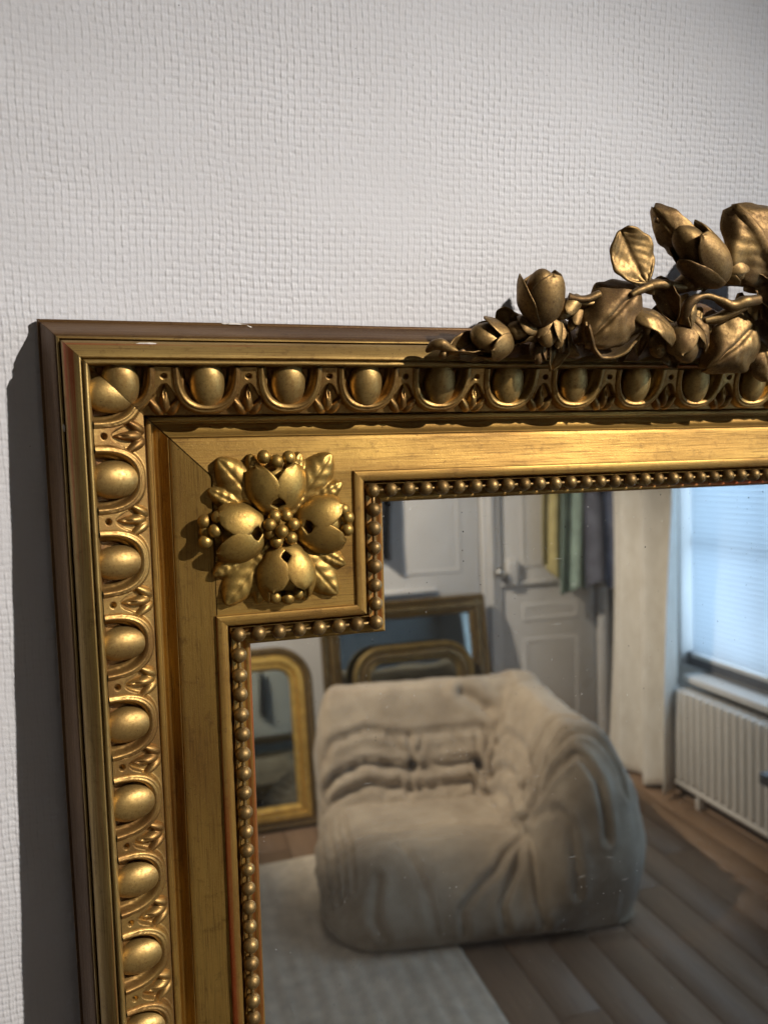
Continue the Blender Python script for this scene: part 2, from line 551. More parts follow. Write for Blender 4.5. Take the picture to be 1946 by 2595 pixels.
rails = []
for side in range(4):
    ax = 'x' if side in (0, 3) else 'z'
    g = 0.010 if side == 0 else 0.0
    gw = 0.020 if side == 0 else 0.0
    root = obj('frame_rail', mesh('frieze', *rail(FRIEZE, side, gw, seed=1), M['gilt_' + ax], angle=40), mirror)
    obj('outer_bevel', mesh('outer_bevel', *rail(BEVEL, side, 0, seed=2), M['bevel_' + ax], angle=40), root)
    obj('front_ridge', mesh('front_ridge', *rail(RIDGE, side, 0, n=160, wob=0.006, seed=3), M['ridge_' + ax], angle=40), root)
    obj('ornament_bed', mesh('ornament_bed', *rail(BED, side, g, seed=4), M['bed'], angle=40), root)
    obj('cove', mesh('cove', *rail(COVE, side, gw, seed=5), M['gilt_' + ax], angle=40), root)
    rails.append(root)
rails[0]['label'] = 'top rail of the frame with shaded eggs'
rails[1]['label'] = 'upright rail of the frame with bright gilded eggs'
# backboard that closes the frame from behind
V, F = box(0.05 * P, (FW - 0.05) * P, -0.03 * P, 0.02 * P, -(FH - 0.05) * P, -0.05 * P)
obj('backboard', mesh('backboard', V, F, M['crest_dark'], smooth=False), mirror)

# glass
gv = [(2.2, -0.12, -2.1), (FW - 2.2, -0.12, -2.1), (FW - 2.2, -0.12, -FH + 2.1), (2.2, -0.12, -FH + 2.1)]
obj('mirror_glass', mesh('mirror_glass', [tuple(np.array(v) * P) for v in gv], [(0, 3, 2, 1)], M['glass'], smooth=False), mirror)

# ---- sight moulding: runs round the glass and steps out round each corner block
S0, BX, BZ = 1.917, 3.755, 3.705
X1, Z1 = FW - S0, FH - S0
path = [(BX, -S0), (FW - BX, -S0), (FW - BX, -BZ), (X1, -BZ), (X1, -(FH - BZ)), (FW - BX, -(FH - BZ)), (FW - BX, -Z1), (BX, -Z1), (BX, -(FH - BZ)), (S0, -(FH - BZ)), (S0, -BZ), (BX, -BZ)]
path = [np.array(p) for p in path]
NP = len(path)
offs = []
for i in range(NP):
    d0 = path[i] - path[i - 1]; d1 = path[(i + 1) % NP] - path[i]
    d0 /= np.linalg.norm(d0); d1 /= np.linalg.norm(d1)
    n0 = np.array([d0[1], -d0[0]]); n1 = np.array([d1[1], -d1[0]])     # to the right of travel: towards the glass
    offs.append(n0 + n1)
for i in range(NP):
    a, b = path[i], path[(i + 1) % NP]; oa, ob = offs[i], offs[(i + 1) % NP]
    prof = dense(SIGHT)
    n = max(12, int(np.linalg.norm(b - a) * 5))
    V = []
    for k in range(n):
        t = k / (n - 1)
        for (d, h) in prof:
            p = (a + oa * d) * (1 - t) + (b + ob * d) * t
            V.append((p[0], -h, p[1]))
    V = np.array(V)
    V[:, 1] += 0.003 * vnoise(V, 30 + i, 4.0)
    F = grid_faces(n, len(prof))
    hor = abs(b[1] - a[1]) < 1e-6
    me = mesh('sight_moulding', V * P, F, M['strip_x' if hor else 'strip_z'], angle=40)
    obj('sight_moulding', me, mirror)

# ---- corner blocks
for (cx, cz) in ((0, 0), (1, 0), (0, 1), (1, 1)):
    n = 24
    xs = np.linspace(S0 + 0.012, BX + 0.02, n); zs = np.linspace(-S0 - 0.004, -BZ - 0.02, n)
    V = np.array([(x, 0, z) for x in xs for z in zs])
    V[:, 1] = -0.276 + 0.004 * vnoise(V, 44, 3.0)
    # broken plaster edge along the joint with the upright rail
    e = V[:, 0] < S0 + 0.03
    V[e, 0] += 0.012 * (1 + vnoise(V[e], 5, 9.0))
    if cx: V[:, 0] = FW - V[:, 0]
    if cz: V[:, 2] = -FH - V[:, 2]
    obj('corner_block', mesh('corner_block', V * P, grid_faces(n, n), M['gilt_x']), mirror)

# ---- egg and dart
Aq = np.array([0.628, 0.580]); Bq = np.array([1.180, 0.405])
LQ = np.linalg.norm(Bq - Aq); tq = (Bq - Aq) / LQ; nq = np.array([-tq[1], tq[0]])


def band(s, q, n):
    """ornament coordinates along / across / out of the sloping bed -> frame coordinates of the top rail"""
    u = Aq[0] + q * tq[0] + n * nq[0]; h = Aq[1] + q * tq[1] + n * nq[1]
    return np.stack([s, -h, -u], -1)


def cup_surface(ns=72, nq_=52):
    s = np.linspace(-0.5, 0.5, ns); q = np.linspace(-0.02, LQ + 0.01, nq_)
    S, Q = np.meshgrid(s, q, indexing='ij')
    r = ((np.abs(S) / 0.405) ** 2.5 + (np.clip(Q, 0, 9) / (LQ * 0.955)) ** 2.5) ** (1 / 2.5)
    n = np.full_like(r, -0.150)
    n += 0.080 * smooth01(0.62, 0.70, r)                     # ledge of the husk
    n += 0.090 * smooth01(0.73, 0.81, r)
    n += 0.034 * np.exp(-((r - 0.885) / 0.075) ** 2)         # broad rounded rim
    n -= 0.022 * np.exp(-((r - 0.905) / 0.018) ** 2)         # cut line along it
    n -= 0.110 * smooth01(0.985, 1.05, r)
    n = np.where(Q > LQ - 0.02, np.minimum(n, -0.06), n)
    return S, Q, n


def surf(S, Q, N):
    V = band(S.ravel(), Q.ravel(), N.ravel())
    return V, [f[::-1] for f in grid_faces(*S.shape)]


def egg_surface(nu=28, nv=20):
    V = []
    for i in range(nv + 1):
        t = PI * i / nv                       # 0 = outer end, pi = tip towards the glass
        for k in range(nu):
            a = 2 * PI * k / nu
            c = -math.cos(t)
            rq = 0.335 if c > 0 else 0.31
            w = math.sin(t) ** (0.92 if c < 0 else 1.04)
            V.append((0.222 * w * math.cos(a), 0.205 + rq * c, -0.078 + 0.172 * w * math.sin(a)))
    V = np.array(V)
    F = grid_faces(nv + 1, nu)
    F += [(i * nu + nu - 1, (i + 1) * nu + nu - 1, (i + 1) * nu, i * nu) for i in range(nv)]
    return band(V[:, 0], V[:, 1], V[:, 2]), F


def dart_surface(ns=56, nq_=60):
    s = np.linspace(-0.24, 0.24, ns); q = np.linspace(-0.02, LQ + 0.02, nq_)
    S, Q = np.meshgrid(s, q, indexing='ij')
    Q0 = Q; Q = Q * 0.734 / LQ
    # drilled block under the lip, its legs spreading towards the rims
    half = 0.118 + 0.10 * np.clip((Q - 0.16) / 0.3, 0, 1) ** 1.6
    top = 0.012 * smooth01(half + 0.012, half - 0.018, np.abs(S)) - 0.15 * smooth01(half - 0.010, half + 0.025, np.abs(S))
    arch = 0.235 + 0.05 * (np.abs(S) / 0.06) ** 2
    cut = smooth01(arch - 0.012, arch + 0.022, Q) * smooth01(half - 0.052, half - 0.085, np.abs(S))
    n = top - 0.125 * cut
    n = np.where(Q > 0.50, np.minimum(n, -0.20 + 0 * n), n - 0.20 * smooth01(0.40, 0.50, Q) * smooth01(0.0, 0.02, half - np.abs(S)))
    hole = np.sqrt(S ** 2 + (Q - 0.115) ** 2)
    n -= 0.085 * smooth01(0.042, 0.026, hole)
    # palmette between the legs

    def lobe(s0, q0, ang, ls, lw, h):
        c, d = math.cos(ang), math.sin(ang)
        a = (S - s0) * c - (Q - q0) * d; b = (S - s0) * d + (Q - q0) * c
        e = (a / (lw * (0.70 + 0.45 * np.clip(b / ls, -1, 1)))) ** 2 + (b / ls) ** 2
        return -0.14 + h * np.sqrt(np.clip(1 - e, 0, 1)) - 0.06 * (e > 1)
    n = np.maximum(n, lobe(0, 0.49, 0, 0.240, 0.095, 0.150))
    for sg in (-1, 1):
        n = np.maximum(n, lobe(sg * 0.130, 0.575, -sg * 0.46, 0.215, 0.095, 0.130))
    eye = (S / 0.013) ** 2 + ((Q - 0.40) / 0.055) ** 2
    n -= 0.05 * np.exp(-eye)
    return S, Q0, n


cs = cup_surface()
me_cup = mesh('egg_cup', surf(*cs)[0] * P, surf(*cs)[1], M['cup'])
me_cup.materials.append(M['bed'])
_rr = ((np.abs(cs[0]) / 0.405) ** 2.5 + (np.clip(cs[1], 0, 9) / (LQ * 0.955)) ** 2.5) ** (1 / 2.5)
_rf = ((_rr[:-1, :-1] + _rr[1:, 1:]) / 2).ravel()
me_cup.polygons.foreach_set('material_index', (_rf < 0.64).astype(np.int32))
ev, ef = egg_surface()
me_egg = mesh('egg', ev * P, ef, M['egg'])
dv, df_ = surf(*dart_surface())
me_dart = mesh('dart', dv * P, df_, M['cup'])
ROTL = (0, -PI / 2, 0)
S_FIRST = 1.421


def put(name, me, side, s, par):
    j = rng.uniform(-0.008, 0.008)
    if side == 0: return obj(name, me, par, ((s + j) * P, 0, 0))
    return obj(name, me, par, (0, 0, -(s + j) * P), ROTL)


for side, count in ((0, 20), (1, 24)):
    for k in range(count):
        put('dart', me_dart, side, S_FIRST + k, rails[side])
        if k < count - 1:
            put('egg_cup', me_cup, side, S_FIRST + 0.5 + k, rails[side])
            e = put('egg', me_egg, side, S_FIRST + 0.5 + k, rails[side])
            e.scale = (1 + rng.uniform(-0.06, 0.04), 1 + rng.uniform(-0.03, 0.02), 1 + rng.uniform(-0.015, 0.015))


def mitre_cut(me_src, name, side):
    """half of the corner ornament, cut along the mitre"""
    bm = bmesh.new(); bm.from_mesh(me_src)
    bmesh.ops.translate(bm, verts=bm.verts, vec=((S_FIRST - 0.5) * P, 0, 0))
    if side == 1:
        for v in bm.verts: v.co = Vector((-v.co.z, v.co.y, -v.co.x))
        bmesh.ops.reverse_faces(bm, faces=bm.faces)
        no = Vector((1, 0, 1)).normalized(); co = Vector((0.0, 0, 0.0))
    else:
        no = Vector((-1, 0, -1)).normalized(); co = Vector((0.010 * P, 0, 0))
    bmesh.ops.bisect_plane(bm, geom=list(bm.verts) + list(bm.edges) + list(bm.faces), plane_co=co, plane_no=no, clear_outer=True)
    me = bpy.data.meshes.new(name); bm.to_mesh(me); bm.free()
    for mm in me_src.materials: me.materials.append(mm)
    return me


for side in (0, 1):
    obj('egg_cup', mitre_cut(me_cup, 'corner_cup', side), rails[side])
    obj('egg', mitre_cut(me_egg, 'corner_egg', side), rails[side])

# ---- beads
bv, bf = ball(0.098 * P)
bv = np.array(bv); bv[:, 0] *= 1.0
me_bead = mesh('bead', bv, bf, M['bead'])
DB = 0.273
bpath = [path[i] + offs[i] * DB for i in range(NP)]
BH = 0.285


def bead_row(a, b, pitch, first=True, last=False, side=0):
    L_ = np.linalg.norm(b - a); n = max(1, round(L_ / pitch))
    for k in range(0 if first else 1, n + (1 if last else 0)):
        p = a + (b - a) * k / n
        s = rng.uniform(0.94, 1.05)
        o = obj('bead', me_bead, rails[side], (p[0] * P + rng.uniform(-.0003, .0003), -(BH + rng.uniform(-0.01, 0.01)) * P, p[1] * P + rng.uniform(-.0003, .0003)),
                (rng.uniform(-1, 1), rng.uniform(-1, 1), rng.uniform(-1, 1)))
        o.scale = (s, s, s * rng.uniform(0.95, 1.05))
    d = (b - a) / L_
    V, F = tube([(a[0] * P, -0.278 * P, a[1] * P), (b[0] * P, -0.278 * P, b[1] * P)], 0.026 * P, 8, max(2, n))
    obj('bead_string', mesh('bead_string', V, F, M['bead']), rails[side])


bead_row(bpath[0], bpath[1], 0.2465, side=0)
bead_row(bpath[11], bpath[0], 0.253, side=0)
bead_row(bpath[10], bpath[11], 0.251, first=False, side=1)
bead_row(bpath[10], bpath[9], 0.2638, side=1)
bead_row(bpath[1], bpath[2], 0.253, side=0)

# ---- carved petals, buds, leaves (shared by the rosette and the crest)


def basis(axis, up):
    a = np.array(axis, float); a /= np.linalg.norm(a)
    n = np.array(up, float); n = n - a * (n @ a); n /= np.linalg.norm(n)
    b = np.cross(n, a)
    return a, b, n


def solid(V, F, nu, nv, th):
    """give a nu x nv sheet real thickness with closed, rounded edges"""
    V = np.array(V, float)
    g = V.reshape(nu, nv, 3)
    du = np.gradient(g, axis=0); dv = np.gradient(g, axis=1)
    N = np.cross(du, dv); N /= np.linalg.norm(N, axis=2, keepdims=True) + 1e-9
    top = (g + N * th / 2).reshape(-1, 3); bot = (g - N * th / 2).reshape(-1, 3)
    o = nu * nv
    ring = [i * nv for i in range(nu)] + [(nu - 1) * nv + j for j in range(1, nv)] + [i * nv + nv - 1 for i in range(nu - 2, -1, -1)] + [j for j in range(nv - 2, 0, -1)]
    mid0 = 2 * o
    edge = []
    for k, r in enumerate(ring):
        out = V[r] - V[ring[(k + len(ring) // 2) % len(ring)]]
        c = V.mean(0); out = V[r] - c; out /= np.linalg.norm(out) + 1e-9
        edge.append(V[r] + out * th * 0.45)
    VV = np.concatenate([top, bot, np.array(edge)])
    FF = [f for f in F] + [tuple(i + o for i in f[::-1]) for f in F]
    for k in range(len(ring)):
        k2 = (k + 1) % len(ring)
        FF.append((ring[k2], ring[k], mid0 + k, mid0 + k2))
        FF.append((mid0 + k2, mid0 + k, ring[k] + o, ring[k2] + o))
    return VV, FF


def petal(phi, wmax, tmax, rad, lenr, grow=1.10, t0=0.06, roll=0.10, nu=16, nv=13, lean=0.0, base_gap=0.45, th=0.035, hole=0.0):
    """a petal lying on an ellipsoid whose axis is z; pointed tip at polar angle tmax"""
    V = []
    for i in range(nu):
        f = i / (nu - 1)
        t = t0 + (tmax - t0) * f
        w = wmax * min(1.0, (0.16 + t / base_gap)) * (max(0.0, 1 - f ** 3.2)) ** 0.55 * (1 - hole * math.exp(-((t - 0.92) / 0.24) ** 2)) + 0.015
        for j in range(nv):
            e = 2 * j / (nv - 1) - 1
            ph = phi + w * e + lean * f
            sc = grow + roll * 0.5 * (abs(e) ** 3) * 0.4 + roll * f ** 4 + 0.05 * math.cos(e * PI / 2) * math.sin(f * PI)
            V.append((rad * sc * math.sin(t) * math.cos(ph), rad * sc * math.sin(t) * math.sin(ph), -lenr * sc * math.cos(t)))
    return solid(V, grid_faces(nu, nv), nu, nv, th * rad * 2)


def bud(center, axis, up, length, radius, petals, core=0.84, flat=0.78, gap=0.45, th=0.05, hole=0.0):
    """petals: list of (phi, wmax, tmax, grow, roll); phi 0 faces 'up'"""
    a, b, n = basis(axis, up)
    parts = []
    cv, cf = ball(1.0, 22, 16)
    cv = np.array(cv) * np.array([radius * core, radius * core, length / 2 * core])
    parts.append((cv, cf))
    for (phi, w, tm, gr, ro) in petals:
        parts.append(petal(phi, w, tm, radius, length / 2, gr, roll=ro, base_gap=gap, th=th, hole=hole))
    V, F = merge(*parts)
    V = np.array(V)
    # local x -> n (up), y -> b, z -> axis
    W = np.array(center) + V[:, :1] * n * flat + V[:, 1:2] * b + V[:, 2:3] * a
    return W, F


def leaf(center, axis, up, length, width, cup=0.12, curl=-0.15, groove=0.05, wav=0.05, th=0.05, seed=0, asym=0.0, tip=0.85, nu=26, nv=21, twist=0.0):
    """carved leaf: midrib groove, cupped halves, curled tip, uneven rim, real thickness"""
    a, b, n = basis(axis, up)
    V = []
    r = random.Random(seed)
    ph = [r.uniform(0, 6.28) for _ in range(6)]
    for i in range(nu):
        f = i / (nu - 1)
        hw = width / 2 * max(0.03, math.sin(PI * min(1, f * 0.96 + 0.03) ** tip) ** 0.62)
        for j in range(nv):
            e = 2 * j / (nv - 1) - 1
            rim = 1 + wav * (math.sin(5 * f * PI + ph[0] + e) + 0.6 * math.sin(9 * f * PI + ph[1])) * abs(e)
            x = (f - 0.5) * length * (1 + 0.06 * wav * math.sin(7 * e + ph[2]))
            y = e * hw * rim + asym * width * math.sin(f * PI)
            z = cup * width * (e * e - 0.35) + curl * length * (2 * f - 1) ** 2 - groove * width * math.exp(-(e / 0.085) ** 2)
            z += 0.045 * width * math.sin(3.2 * f + ph[3] + 2.2 * e) * (1 if e > 0 else -1) * abs(e)
            z += twist * width * e * (f - 0.3) + 0.010 * width * math.cos(2 * PI * 6 * (f - 0.38 * abs(e))) * min(1, 3 * abs(e)) * (1 - abs(e) ** 3)
            z += 0.02 * width * math.sin(14 * f + 6 * abs(e) + ph[4]) * abs(e)
            V.append((x, y, z))
    V, F = solid(V, grid_faces(nu, nv), nu, nv, th * width)
    W = np.array(center) + V[:, :1] * a + V[:, 1:2] * b + V[:, 2:3] * n
    return W, F


FRONT = np.array([0.0, -1.0, 0.0])

# ---- the corner rosette
ros = obj('corner_rosette', None, mirror)
RC = np.array([2.755, -0.272, -2.625])


def rpt(x, z, h):
    return RC + np.array([x, -h, z])


def lobed_leaf(ang, seed):
    """low relief leaf on the diagonal: a main lobe and two side lobes round a midrib, blades running under the ground plate"""
    n1, n2 = 64, 66
    x = np.linspace(0.22, 1.22, n1); y = np.linspace(-0.56, 0.56, n2)
    X, Y = np.meshgrid(x, y, indexing='ij')

    def lobe(x0, y0, an, L_, w, h):
        c, s = math.cos(an), math.sin(an)
        a = (X - x0) * c + (Y - y0) * s; b = -(X - x0) * s + (Y - y0) * c
        f = np.clip((a + L_) / (2 * L_), 0, 1)
        half = w * np.sin(PI * f ** 0.8) ** 0.55 + 1e-3
        e = (b / half) ** 2
        inside = (np.abs(a) < L_)
        return np.where(inside, h * (1 - e ** 1.4) * (0.5 + 0.5 * np.sin(PI * np.clip(f, 0.05, 1)) ** 0.5) - 0.014 * np.exp(-(b / 0.02) ** 2) + 0.0045 * np.cos(2 * PI * 5 * (f - 0.9 * np.abs(b))), -0.1)
    Hh = lobe(0.76, 0.0, 0.0, 0.42, 0.26, 0.130)
    Hh = np.maximum(Hh, lobe(0.72, 0.25, 0.36, 0.26, 0.15, 0.125))
    Hh = np.maximum(Hh, lobe(0.72, -0.25, -0.36, 0.26, 0.15, 0.125))
    Hh = np.maximum(Hh, lobe(0.40, 0.0, 0.0, 0.24, 0.11, 0.14))
    Hh = np.where(Hh < -0.02, -0.22, Hh)
    Hh = Hh + 0.03 * (X - 0.6)
    c, s = math.cos(ang), math.sin(ang)
    V = np.stack([RC[0] + X * c - Y * s, RC[1] - Hh, RC[2] + X * s + Y * c], -1).reshape(-1, 3)
    V[:, 1] += 0.006 * vnoise(V, seed, 9)
    return V, grid_faces(n1, n2)


for k, an in enumerate((129, 53, -127, -51)):
    V, F = lobed_leaf(math.radians(an), 60 + k)
    obj('leaf', mesh('leaf', V * P, F, M['rosette']), ros)

ROSP = [(-0.78, 1.02, 2.15, 1.08, 0.05), (0.78, 1.02, 2.15, 1.08, 0.05), (-1.75, 0.85, 2.15, 1.00, 0.04), (1.75, 0.85, 2.15, 1.00, 0.04)]
berry_me = {}


def berry(c, r, par, m='rosette'):
    key = (round(r, 3), m)
    if key not in berry_me:
        v, f = ball(r * P, 16, 12)
        berry_me[key] = mesh('berry', v, f, M[m])
    obj('berry', berry_me[key], par, tuple(np.array(c) * P))


for (an, c, Ln, Rd, bs) in ((92, (-0.03, 0.555), 0.74, 0.315, [(-0.17, 1.0, .25), (-0.01, 0.96, .30), (0.14, 1.03, .25)]),
                            (178, (-0.515, -0.02), 0.74, 0.31, [(0.0, 0.90, .30), (0.14, 1.03, .22), (-0.11, 1.04, .16), (-0.16, 0.86, .25), (0.02, 1.02, .10)]),
                            (-86, (0.06, -0.58), 0.78, 0.32, [(-0.15, 0.97, .16), (0.01, 1.0, .18), (0.15, 0.96, .14)]),
                            (3, (0.55, 0.03), 0.72, 0.31, [(0.17, 0.93, .22), (0.06, 0.99, .22), (-0.10, 0.97, .2)])):
    a = math.radians(an)
    d = np.array([math.cos(a), 0, math.sin(a)])
    side = np.array([-math.sin(a), 0, math.cos(a)])
    pet = ROSP if an != -86 else [(-0.55, 0.78, 1.95, 1.10, 0.05), (0.55, 0.78, 1.95, 1.10, 0.05), (-1.35, 0.75, 2.35, 1.02, 0.04), (1.35, 0.75, 2.35, 1.02, 0.04)]
    V, F = bud(rpt(c[0] * 1.09, c[1] * 1.07, 0.06), d + FRONT * 0.06, FRONT, Ln * 1.02, Rd * 1.10, pet, core=0.55, flat=0.66, gap=0.30, th=0.06, hole=0.60)
    obj('bud', mesh('bud', V * P, F, M['rosette']), ros)
    for (sx, rr, hh) in bs:
        p = RC + d * rr * 0.90 + side * sx + FRONT * hh * 0.62
        berry(p, 0.088, ros)
for (x, z, h) in ((0, -0.01, 0.30), (-0.12, 0.06, 0.24), (-0.06, 0.15, 0.20), (0.07, 0.15, 0.20), (0.14, 0.05, 0.22), (0.11, -0.10, 0.22), (-0.05, -0.13, 0.23), (-0.11, -0.04, 0.20)):
    berry(rpt(x * 1.15, z * 1.15, h - 0.02), 0.086, ros)

# ---- the crest of flowers on the top rail
crest = obj('flower_crest', None, mirror)


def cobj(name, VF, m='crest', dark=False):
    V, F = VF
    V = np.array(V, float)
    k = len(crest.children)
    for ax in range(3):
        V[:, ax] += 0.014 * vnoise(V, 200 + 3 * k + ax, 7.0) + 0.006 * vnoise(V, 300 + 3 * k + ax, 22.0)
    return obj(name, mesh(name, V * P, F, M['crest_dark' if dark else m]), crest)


def vec(dx, dz, dh=0.0):
    return np.array([dx, -dh, dz])


_at = at


def at(px, py, h):
    return _at(px, py, h + 0.08 + 0.42 * min(1.0, max(0.0, (870 - py) / 230)))


# carved ground that ties the flowers to the rail
gx = np.linspace(5.2, 12.6, 90)
rows = []
for x in gx:
    f = (x - 5.2) / (12.6 - 5.2)
    top = -0.30 + 0.85 * f ** 0.6 + 0.06 * math.sin(x * 5.1) + 0.04 * math.sin(x * 11.3)
    dep = 0.60 + 0.06 * math.sin(x * 6.7 + 1) + 0.1 * f
    low = -0.50 + 0.03 * math.sin(x * 7.9)
    prof = [(low, 0.66), (low + 0.05, dep + 0.05), (low + 0.22, dep + 0.12), ((low + top) / 2, dep + 0.10), (top - 0.12, dep), (top, dep - 0.18), (top - 0.02, 0.25), (low + 0.1, 0.10)]
    rows += [(x, -h, z) for (z, h) in prof]
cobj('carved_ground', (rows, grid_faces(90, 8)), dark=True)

# 1 the curled tip and its berry
p = [at(1082, 892, .78), at(1100, 876, .86), at(1118, 872, .88), at(1140, 884, .86), at(1165, 897, .84), at(1200, 903, .84), at(1262, 890, .86)]
cobj('stem', tube(p, [0.02, 0.07, 0.085, 0.06, 0.045, 0.05, 0.03], 12))
berry(at(1122, 898, .84), 0.055, crest, 'crest')
# 2 rosebud with folded petals
cobj('rosebud', bud(at(1240, 858, .92), vec(-0.9, 0.12, .15), vec(0.1, 0.5, 1), 0.60, 0.235,
     [(-0.55, 1.0, 2.0, 1.10, .18), (1.0, 1.0, 1.8, 1.12, .2), (2.4, 1.0, 1.9, 1.05, .1), (-2.2, 1.0, 1.9, 1.05, .1)], core=0.9))
cobj('leaf', leaf(at(1190, 876, .88), vec(-1, -0.25, .1), vec(.1, .7, 1), 0.62, 0.34, cup=0.35, curl=-0.1, seed=3))
cobj('leaf', leaf(at(1215, 893, .90), vec(1, .1, 0), vec(0, -.2, 1), 0.60, 0.22, cup=-0.2, curl=0.1, seed=4))
# 3 the three small buds
cobj('small_bud', bud(at(1320, 834, .95), vec(-1, -0.15, .1), vec(0, .6, 1), 0.50, 0.16, [(0.0, 1.4, 1.9, 1.1, .05), (2.2, 1.3, 1.8, 1.05, .05), (-2.2, 1.3, 1.8, 1.05, .05)]))
cobj('small_bud', bud(at(1384, 838, .98), vec(-0.15, -1, .2), vec(0, 0, 1), 0.52, 0.17, [(-0.9, 1.0, 2.1, 1.1, .12), (0.9, 1.0, 2.1, 1.1, .12), (3.1, 1.2, 1.8, 1.05, .05)]))
cobj('small_bud', bud(at(1420, 858, .92), vec(-0.1, -1, .1), vec(.2, 0, 1), 0.48, 0.13, [(-0.8, 0.9, 2.2, 1.1, .08), (0.9, 0.9, 2.2, 1.1, .08)]))
cobj('stem', tube([at(1290, 850, .80), at(1350, 815, .85), at(1400, 800, .86), at(1440, 775, .86)], [0.07, 0.06, 0.07, 0.06]))
# 4 upright rosebud
cobj('rosebud', bud(at(1371, 742, .95), vec(-0.10, 1, .12), vec(0, 0, 1), 0.74, 0.265,
     [(-0.15, 1.25, 2.05, 1.08, .10), (-1.9, 1.1, 2.15, 1.06, .10), (1.75, 1.1, 2.1, 1.10, .12), (3.1, 1.1, 2.15, 1.04, .1)], core=0.78, flat=0.8))
cobj('small_bud', bud(at(1440, 782, .98), vec(-0.8, -0.7, .1), vec(0, 0, 1), 0.42, 0.11, [(0.0, 1.2, 2.0, 1.12, .08), (2.0, 1.2, 1.9, 1.05, .05)]))
cobj('small_bud', bud(at(1455, 808, .94), vec(-0.5, -0.8, .1), vec(0, 0, 1), 0.40, 0.085, [(0.0, 1.2, 2.0, 1.12, .08)]))
cobj('stem', tube([at(1380, 800, .90), at(1410, 780, .92), at(1445, 765, .90), at(1480, 775, .90)], [0.06, 0.075, 0.07, 0.05]))
cobj('stem', tube([at(1441, 753, .95), at(1462, 757, .98), at(1490, 755, .98), at(1518, 742, .96)], [0.062, 0.052, 0.05, 0.05]))
cobj('stem', tube([at(1450, 772, .93), at(1480, 770, .95), at(1510, 768, .95)], [0.03, 0.035, 0.03]))
# 5 the large ribbed leaf
cobj('leaf', leaf(at(1553, 798, 1.10), vec(-0.62, -0.62, -.1), vec(-0.05, 0.12, 1), 0.98, 0.80, cup=-0.16, curl=-0.10, groove=0.07, seed=11, tip=0.8))
cobj('stem', tube([at(1598, 748, 1.08), at(1620, 735, 1.05), at(1645, 725, 1.0)], [0.03, 0.05, 0.06]))
# 6 crescent leaf hanging over the lip
cobj('leaf', leaf(at(1527, 893, 1.00), vec(1, -0.10, 0), vec(0, 0.75, .6), 0.84, 0.34, cup=0.10, curl=0.42, groove=0.02, seed=12, th=0.12))
cobj('leaf', leaf(at(1574, 885, .92), vec(0.2, 1, 0), vec(-0.2, 0.1, 1), 0.34, 0.22, cup=0.2, curl=0.0, seed=13))
# 7 round leaf standing up
cobj('leaf', leaf(at(1601, 651, .92), vec(0.55, -0.83, 0), vec(-0.12, 0.02, 1), 0.72, 0.62, cup=0.05, curl=0.04, groove=0.035, seed=14, tip=0.95, wav=0.03))
cobj('stem', tube([at(1625, 698, .90), at(1640, 712, .92), at(1652, 722, .95), at(1648, 745, .95)], [0.045, 0.055, 0.075, 0.06]))
cobj('leaf', leaf(at(1620, 712, .86), vec(-0.9, -0.45, 0), vec(0, .8, .6), 0.34, 0.2, cup=0.1, seed=15))
# 8 the branch
cobj('stem', tube([at(1575, 760, .88), at(1610, 738, .95), at(1660, 722, .98), at(1720, 727, .96), at(1780, 722, .92), at(1850, 712, .9), at(1960, 720, .9)], [0.04, 0.065, 0.075, 0.065, 0.06, 0.075, 0.08], 12))
cobj('stem', tube([at(1582, 745, .98), at(1606, 745, 1.02), at(1630, 738, 1.02)], [0.035, 0.045, 0.03]))
cobj('leaf', leaf(at(1785, 716, .98), vec(0.2, 1, 0), vec(-0.4, 0, 1), 0.22, 0.13, seed=16))
# 9 the big bud with a broken tip
cobj('rosebud', bud(at(1766, 638, 1.02), vec(-0.80, 0.62, .05), vec(-0.15, -0.1, 1), 1.06, 0.265,
     [(-0.25, 1.05, 1.95, 1.10, .05), (1.25, 0.9, 1.85, 1.12, .06), (-1.6, 1.0, 2.1, 1.08, .02), (2.7, 1.2, 2.2, 1.04, .02)], core=0.85, flat=0.85))
cobj('leaf', leaf(at(1712, 600, 1.00), vec(-0.75, 0.66, .1), vec(-0.45, -0.55, .7), 0.92, 0.42, cup=-0.25, curl=-0.12, seed=17))
cobj('stem', tube([at(1659, 559, .98), at(1676, 566, .98), at(1700, 574, 1.0), at(1738, 568, 1.0)], [0.035, 0.045, 0.06, 0.03], 7))
cobj('stem', tube([at(1770, 690, .95), at(1740, 715, .92), at(1700, 735, .9)], [0.20, 0.13, 0.07], 14))
cobj('small_bud', bud(at(1852, 684, 1.02), vec(0.86, -0.30, .1), vec(0, .3, 1), 0.56, 0.17, [(0.3, 1.3, 2.3, 1.08, .05), (-1.6, 1.0, 2.1, 1.05, .05)]))
# 10 the twisted ribbon leaf
cobj('stem', tube([at(1735, 815, 1.05), at(1742, 775, 1.10), at(1775, 752, 1.12), at(1815, 757, 1.12), at(1848, 778, 1.12), at(1885, 766, 1.12), at(1922, 760, 1.1)], [0.10, 0.085, 0.045, 0.045, 0.08, 0.09, 0.075], 14))
cobj('stem', tube([at(1780, 812, 1.05), at(1815, 806, 1.06), at(1850, 790, 1.08), at(1885, 772, 1.1)], [0.05, 0.075, 0.085, 0.075], 14))
cobj('leaf', leaf(at(1742, 790, 1.12), vec(0.25, -1, 0), vec(-0.5, 0.1, 1), 0.44, 0.26, cup=-0.3, curl=-.1, seed=18))
cobj('leaf', leaf(at(1690, 760, 1.02), vec(0.45, -0.9, 0), vec(-0.7, 0.1, .7), 0.62, 0.30, cup=0.3, curl=-.1, seed=19))
